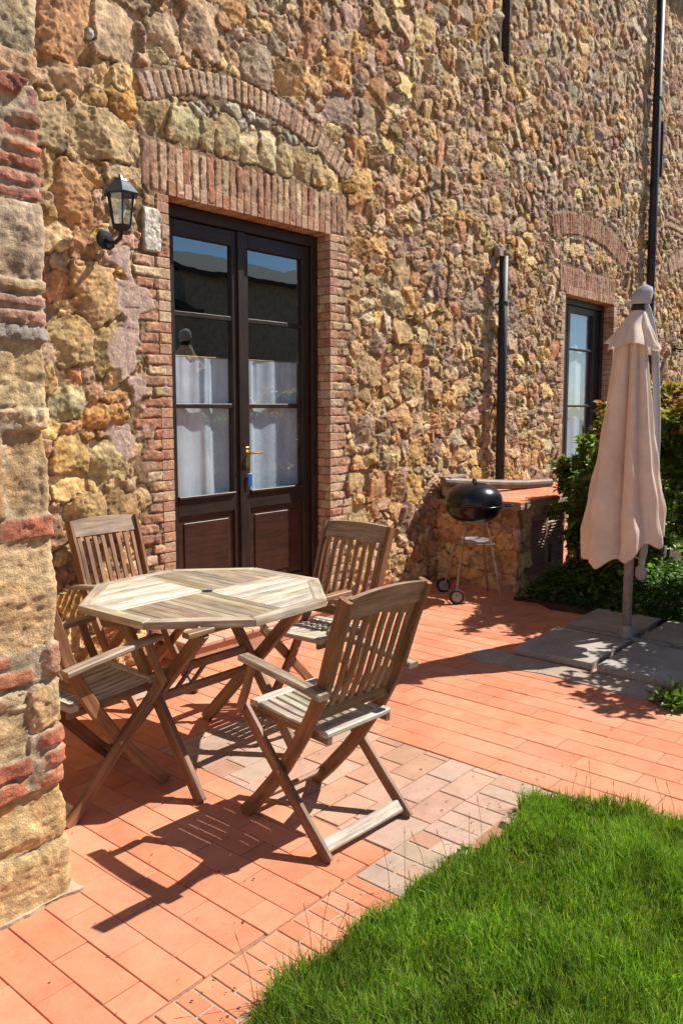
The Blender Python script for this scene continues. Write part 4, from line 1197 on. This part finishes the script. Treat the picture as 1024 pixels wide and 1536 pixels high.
def shrub(loc, w, d, h, nleaf, seed, label, red=.5, z0=.12, stems=9, size=.075, cat='shrub', name='hedge_shrub'):
    rgn = np.random.default_rng(seed); rd = random.Random(seed)
    o = empty(name, loc); tag(o, label, cat, 'shrubs of the hedge beside the parasol')
    tips = []
    m = MB()
    for i in range(stems):
        a = rd.uniform(0, 6.28); r0 = rd.uniform(0, .12); rr = rd.uniform(.3, 1.)
        top = Vector((math.cos(a) * w * rr, math.sin(a) * d * rr, h * rd.uniform(.72, 1.02)))
        b0 = Vector((math.cos(a) * r0, math.sin(a) * r0, 0))
        md_ = b0.lerp(top, .5) + Vector((rd.uniform(-.08, .08), rd.uniform(-.08, .08), .12))
        pts_ = [b0, b0.lerp(md_, .6), md_, md_.lerp(top, .55) + Vector((rd.uniform(-.04, .04), rd.uniform(-.04, .04), .02)), top]
        m.tube(pts_, [.014, .012, .009, .006, .003], 6)
        for k in range(16):
            t = rd.uniform(.18, 1.0); j = t * 4; q = pts_[min(3, int(j))].lerp(pts_[min(4, int(j) + 1)], j - int(j))
            out = Vector((rd.gauss(0, 1), rd.gauss(0, 1), rd.gauss(.2, .6))).normalized() * rd.uniform(.08, .24)
            tips.append((q, q + out)); 
            if k % 2 == 0: m.tube([q, q + out * .5 + Vector((0, 0, .01)), q + out], [.004, .003, .0015], 5)
    m.build('trunk', M['bark'], o)
    T_ = np.array([[*a, *b] for a, b in tips])
    def sampler(n, g):
        k = g.integers(0, len(T_), n); t = g.random(n)[:, None] ** .6
        p = T_[k, :3] * (1 - t) + T_[k, 3:] * t + g.normal(size=(n, 3)) * .022
        return p[p[:, 2] > z0]
    greens = np.array([(.070, .14, .026), (.10, .195, .038), (.16, .26, .052), (.22, .32, .07), (.055, .105, .02)])
    reds = np.array([(.34, .10, .035), (.42, .16, .05), (.28, .15, .04), (.22, .17, .04)])
    def colf(Pp, g):
        n = len(Pp)
        c = greens[g.integers(0, 5, n)] * g.uniform(.7, 1.3, (n, 1))
        hz = Pp[:, 2] / h
        isr = g.random(n) < red * np.clip((hz - .70) / .25, 0, 1) + .03
        c[isr] = reds[g.integers(0, 4, isr.sum())] * g.uniform(.8, 1.2, (isr.sum(), 1))
        return c
    V_, F, C_ = leaf_cloud(nleaf, sampler, size, colf, rgn)
    np_mesh('crown', V_, F, M['leaf'], C_, o)
    return o
shrub((6.90, -1.20, .02), .36, .27, 1.64, 5600, 1, 'slim shrub with russet tips between counter and parasol', .7)
shrub((6.55, -1.70, .02), .40, .36, 1.70, 7800, 2, 'dark green shrub directly behind the closed parasol', .6)
shrub((6.50, -2.30, .02), .42, .40, 1.82, 8000, 3, 'shrub with orange young leaves right of the parasol', .9)
shrub((6.35, -2.85, .02), .42, .40, 1.74, 7500, 4, 'dense green shrub at the right edge behind the slabs', .5)
shrub((6.30, -3.45, .02), .42, .42, 1.7, 3600, 5, 'green shrub just outside the right edge of the picture', .5)
shrub((5.60, -3.14, .0), .42, .40, 1.78, 5200, 6, 'leafy shrub at the far right whose shadow falls on the paving', .4)
shrub((7.30, -1.62, .02), .40, .36, 1.74, 6000, 8, 'tall bushy shrub behind the parasol, in front of the tall window', .8)
shrub((7.7, -1.35, .02), .36, .32, 1.66, 4600, 7, 'shrub with reddish tips below the tall window', .8)

# ground cover at the foot of the hedge
rgn = np.random.default_rng(50)
def smp(n, g):
    x = g.uniform(5.98, 7.4, n); y = g.uniform(-3.4, -.98, n)
    hgt = .20 * sst(5.93, 6.25, x) * sst(-.93, -1.15, y) + .02
    return np.stack([x, y, .03 + hgt * g.random(n) ** .7], -1)
gc = np.array([(.05, .11, .02), (.075, .15, .028), (.105, .185, .036), (.035, .075, .016)])
V_, F, C_ = leaf_cloud(15000, smp, .05, lambda p, g: gc[g.integers(0, 4, len(p))] * g.uniform(.7, 1.3, (len(p), 1)), rgn, -.6)
tag(np_mesh('ground_cover', V_, F, M['leaf'], C_), kind='stuff')
# weeds at the right edge, by the cement strip
def weed(loc, seed, label, n=160, r=.09, h=.12, size=.06):
    g = np.random.default_rng(seed)
    o = empty('weed', loc); tag(o, label, 'weed')
    def s_(n, g): 
        a = g.uniform(0, 6.28, n); q = r * np.sqrt(g.random(n)); return np.stack([q * np.cos(a), q * np.sin(a), h * g.random(n) * (1 - q / r * .6)], -1)
    V_, F, C_ = leaf_cloud(n, s_, size, lambda p, g: gc[g.integers(1, 3, len(p))] * g.uniform(.9, 1.7, (len(p), 1)), g, -.8)
    np_mesh('leaves', V_, F, M['leaf'], C_, o)
weed((4.36, -2.77, .004), 61, 'low bright green weed by the cement strip at the right edge')
weed((2.36, -2.72, .0), 62, 'broad-leaved weed growing out of the lawn edge', 40, .05, .05, .05)
weed((1.50, -2.73, .0), 63, 'small pale weed at the lawn corner near the bottom of the picture', 40, .05, .05, .05)

# ------------------------------------------------------------------ lawn
lb = MB(); slabmesh(lb, -1.6, 3.10, -6.2, -2.68, -.03, -.006, 60, .03, (.045, .055, .02), 6)
tag(lb.build('lawn_soil', M['soil']), kind='structure')
g = np.random.default_rng(77)
def blades(x0, x1, y0, y1, dens):
    n = int((x1 - x0) * (y1 - y0) * dens)
    return np.stack([g.uniform(x0, x1, n), g.uniform(y0, y1, n)], -1)
B = np.concatenate([blades(1.0, 3.16, -4.05, -2.655, 42000), blades(.2, 1.0, -3.6, -2.66, 12000), blades(1.0, 3.16, -5.2, -4.05, 9000)])
edge_n = .05 * fbm(B[:, 0], B[:, 1], 5., 2, 3) * 2
inside = (B[:, 1] < -2.715 + edge_n) & (B[:, 0] < 3.13 + edge_n) & ((3.12 - B[:, 0]) + (-2.69 - B[:, 1]) > .25)
B = B[inside]
dens = .92 + .55 * fbm(B[:, 0], B[:, 1], 6., 5, 4)
B = B[g.random(len(B)) < dens]
n = len(B)
tuft = fbm(B[:, 0], B[:, 1], 4., 1, 4)
hh = np.clip(.054 + .06 * tuft + g.normal(0, .015, n), .018, .15)
a = g.uniform(0, 6.28, n); lean = g.uniform(.05, .75, n) * hh
la = fbm(B[:, 0], B[:, 1], 5., 3, 3) * 10 + g.normal(0, 1.6, n)
d2 = np.stack([np.cos(la), np.sin(la)], -1)
wv = np.stack([np.cos(a), np.sin(a), np.zeros(n)], -1) * g.uniform(.0013, .0027, n)[:, None]
b0 = np.c_[B, np.full(n, .004)]
p1 = b0 + np.c_[d2 * (lean * .28)[:, None], hh * .55]; p2 = b0 + np.c_[d2 * lean[:, None], hh * (1 - .25 * (lean / hh) ** 2)]
V_ = np.stack([b0 - wv, b0 + wv, p1 - wv * .8, p1 + wv * .8, p2], 1).reshape(-1, 3)
i = np.arange(n) * 5
F = np.concatenate([np.stack([i, i + 1, i + 3], -1), np.stack([i, i + 3, i + 2], -1), np.stack([i + 2, i + 3, i + 4], -1)])
gcol = np.array([(.135, .25, .027), (.175, .305, .035), (.24, .37, .05), (.11, .205, .025), (.31, .39, .07)])
Cb = gcol[g.integers(0, 5, n)] * g.uniform(.75, 1.25, (n, 1)) * np.clip(1.04 + .6 * fbm(B[:, 0], B[:, 1], 6.5, 6, 4), .6, 1.5)[:, None]
dry = g.random(n) < .05
Cb[dry] = np.array((.28, .24, .10)) * g.uniform(.7, 1.2, (dry.sum(), 1))
tag(np_mesh('lawn_grass', V_, F, M['grass'], np.repeat(np.clip(Cb, .005, 1), 5, 0)), kind='stuff')
# crumbs of dry leaf and soil lying on the tiles
gl_ = np.random.default_rng(91)
npc = 420
px_ = np.where(gl_.random(npc) < .5, gl_.uniform(.9, 3.2, npc), gl_.uniform(3.0, 7., npc)); py_ = np.where(gl_.random(npc) < .35, -2.66 + np.abs(gl_.normal(0, .05, npc)), gl_.uniform(-2.6, -.2, npc))
k_ = (px_ < 4.4) | (py_ > -1.4); px_, py_ = px_[k_], py_[k_]
Lc = np.stack([px_, py_, np.full(len(px_), .0035)], -1)
V_, F, C_ = leaf_cloud(len(Lc), lambda n_, g_: Lc, .013, lambda p, g_: np.array([(.16, .09, .045), (.10, .06, .03), (.24, .15, .06), (.07, .05, .03)])[g_.integers(0, 4, len(p))], gl_, .2)
V_[:, 2] = np.clip(.004 + (V_[:, 2] - .0035) * .25, .0035, .012)
tag(np_mesh('leaf_litter', V_, F, M['leaf'], C_), kind='stuff')
# tall thin seed stalks along the lawn edge
m = MB()
for k in range(26):
    if random.random() < .6: x, y = random.uniform(1.25, 2.9), -2.68 + random.uniform(-.05, .04)
    else: x, y = 3.08 + random.uniform(-.04, .05), random.uniform(-3.6, -2.75)
    h_ = random.uniform(.09, .20); dx, dy = random.uniform(-.04, .04), random.uniform(-.03, .05)
    m.tube([(x, y, 0), (x + dx * .4, y + dy * .4, h_ * .6), (x + dx, y + dy, h_)], [.0010, .0009, .0007], 5, (.26, .17, .07))
    m.tube([(x + dx, y + dy, h_), (x + dx * 1.15, y + dy * 1.15, h_ + .02)], [.0018, .0008], 5, (.30, .20, .10))
tag(m.build('seed_stalks', M['grass']), kind='stuff')

# ------------------------------------------------------------------ the house across the yard (seen mirrored in the door panes)
oh = empty('opposite_house', (20, -16, -.50)); tag(oh, 'dark tile roofed house mirrored in the upper door panes', 'house')
m = MB(); m.box((1.5, 0, 2.95), (6.5, 2.0, 2.95)); m.box((-8.6, .4, 2.4), (3.5, 2.0, 2.4)); m.build('wall', M['plaster'], oh)
m = MB()
m.box((1.5, 1.02, 6.35), (6.8, 1.35, .07), 0, (1, 1, 1), 0, Matrix.Rotation(-.36, 3, 'X')); m.box((1.5, -1.45, 6.35), (6.8, 1.35, .07), 0, (1, 1, 1), 0, Matrix.Rotation(.36, 3, 'X'))
m.box((-8.6, 1.4, 5.15), (3.7, 1.35, .07), 0, (1, 1, 1), 0, Matrix.Rotation(-.36, 3, 'X')); m.box((-8.6, -1.05, 5.15), (3.7, 1.35, .07), 0, (1, 1, 1), 0, Matrix.Rotation(.36, 3, 'X'))
m.build('roof', M['rooftile'], oh)

# ------------------------------------------------------------------ light, sky, camera
w = bpy.data.worlds.new('World'); sc.world = w; w.use_nodes = True
nt = w.node_tree; bg = nt.nodes['Background']
sky = nt.nodes.new('ShaderNodeTexSky'); sky.sky_type = 'NISHITA'; sky.sun_disc = False
to_sun = Vector((.765, -.39, 1.)).normalized()
elev = math.asin(to_sun.z); az = math.atan2(to_sun.x, to_sun.y)
sky.sun_elevation = elev; sky.sun_rotation = az
sky.air_density = 1.0; sky.dust_density = 0.; sky.ozone_density = 2.5
nt.links.new(sky.outputs[0], bg.inputs[0]); bg.inputs[1].default_value = .06
sun = bpy.data.lights.new('sun', 'SUN'); sun.energy = 4.7; sun.angle = R(.5); sun.color = (1, .93, .82)
so = bpy.data.objects.new('sun', sun); COL.objects.link(so)
so.rotation_euler = (-to_sun).to_track_quat('-Z', 'Y').to_euler(); so.location = (8, -4, 12)

cam = bpy.data.cameras.new('camera'); co = bpy.data.objects.new('camera', cam); COL.objects.link(co); sc.camera = co
f, py, VR, yh = 1225., 735., 1555., 609.
pitch = math.atan((py - yh) / f); a = math.atan((VR - 512) * math.cos(pitch) / f)
Fh = Vector((math.cos(a), math.sin(a), 0)); fw = Fh * math.cos(pitch) - Vector((0, 0, 1)) * math.sin(pitch)
co.location = (0, -4.15, 1.6)
co.rotation_euler = fw.to_track_quat('-Z', 'Y').to_euler()
cam.sensor_fit = 'VERTICAL'; cam.sensor_height = 36.; cam.lens = 36. * f / 1536.
cam.shift_y = -(768 - py) / 1536.
cam.clip_end = 500; cam.clip_start = .05

sc.view_settings.view_transform = 'Standard'; sc.view_settings.look = 'None'
sc.view_settings.exposure = .70; sc.view_settings.gamma = 1.
sc.cycles.max_bounces = 8
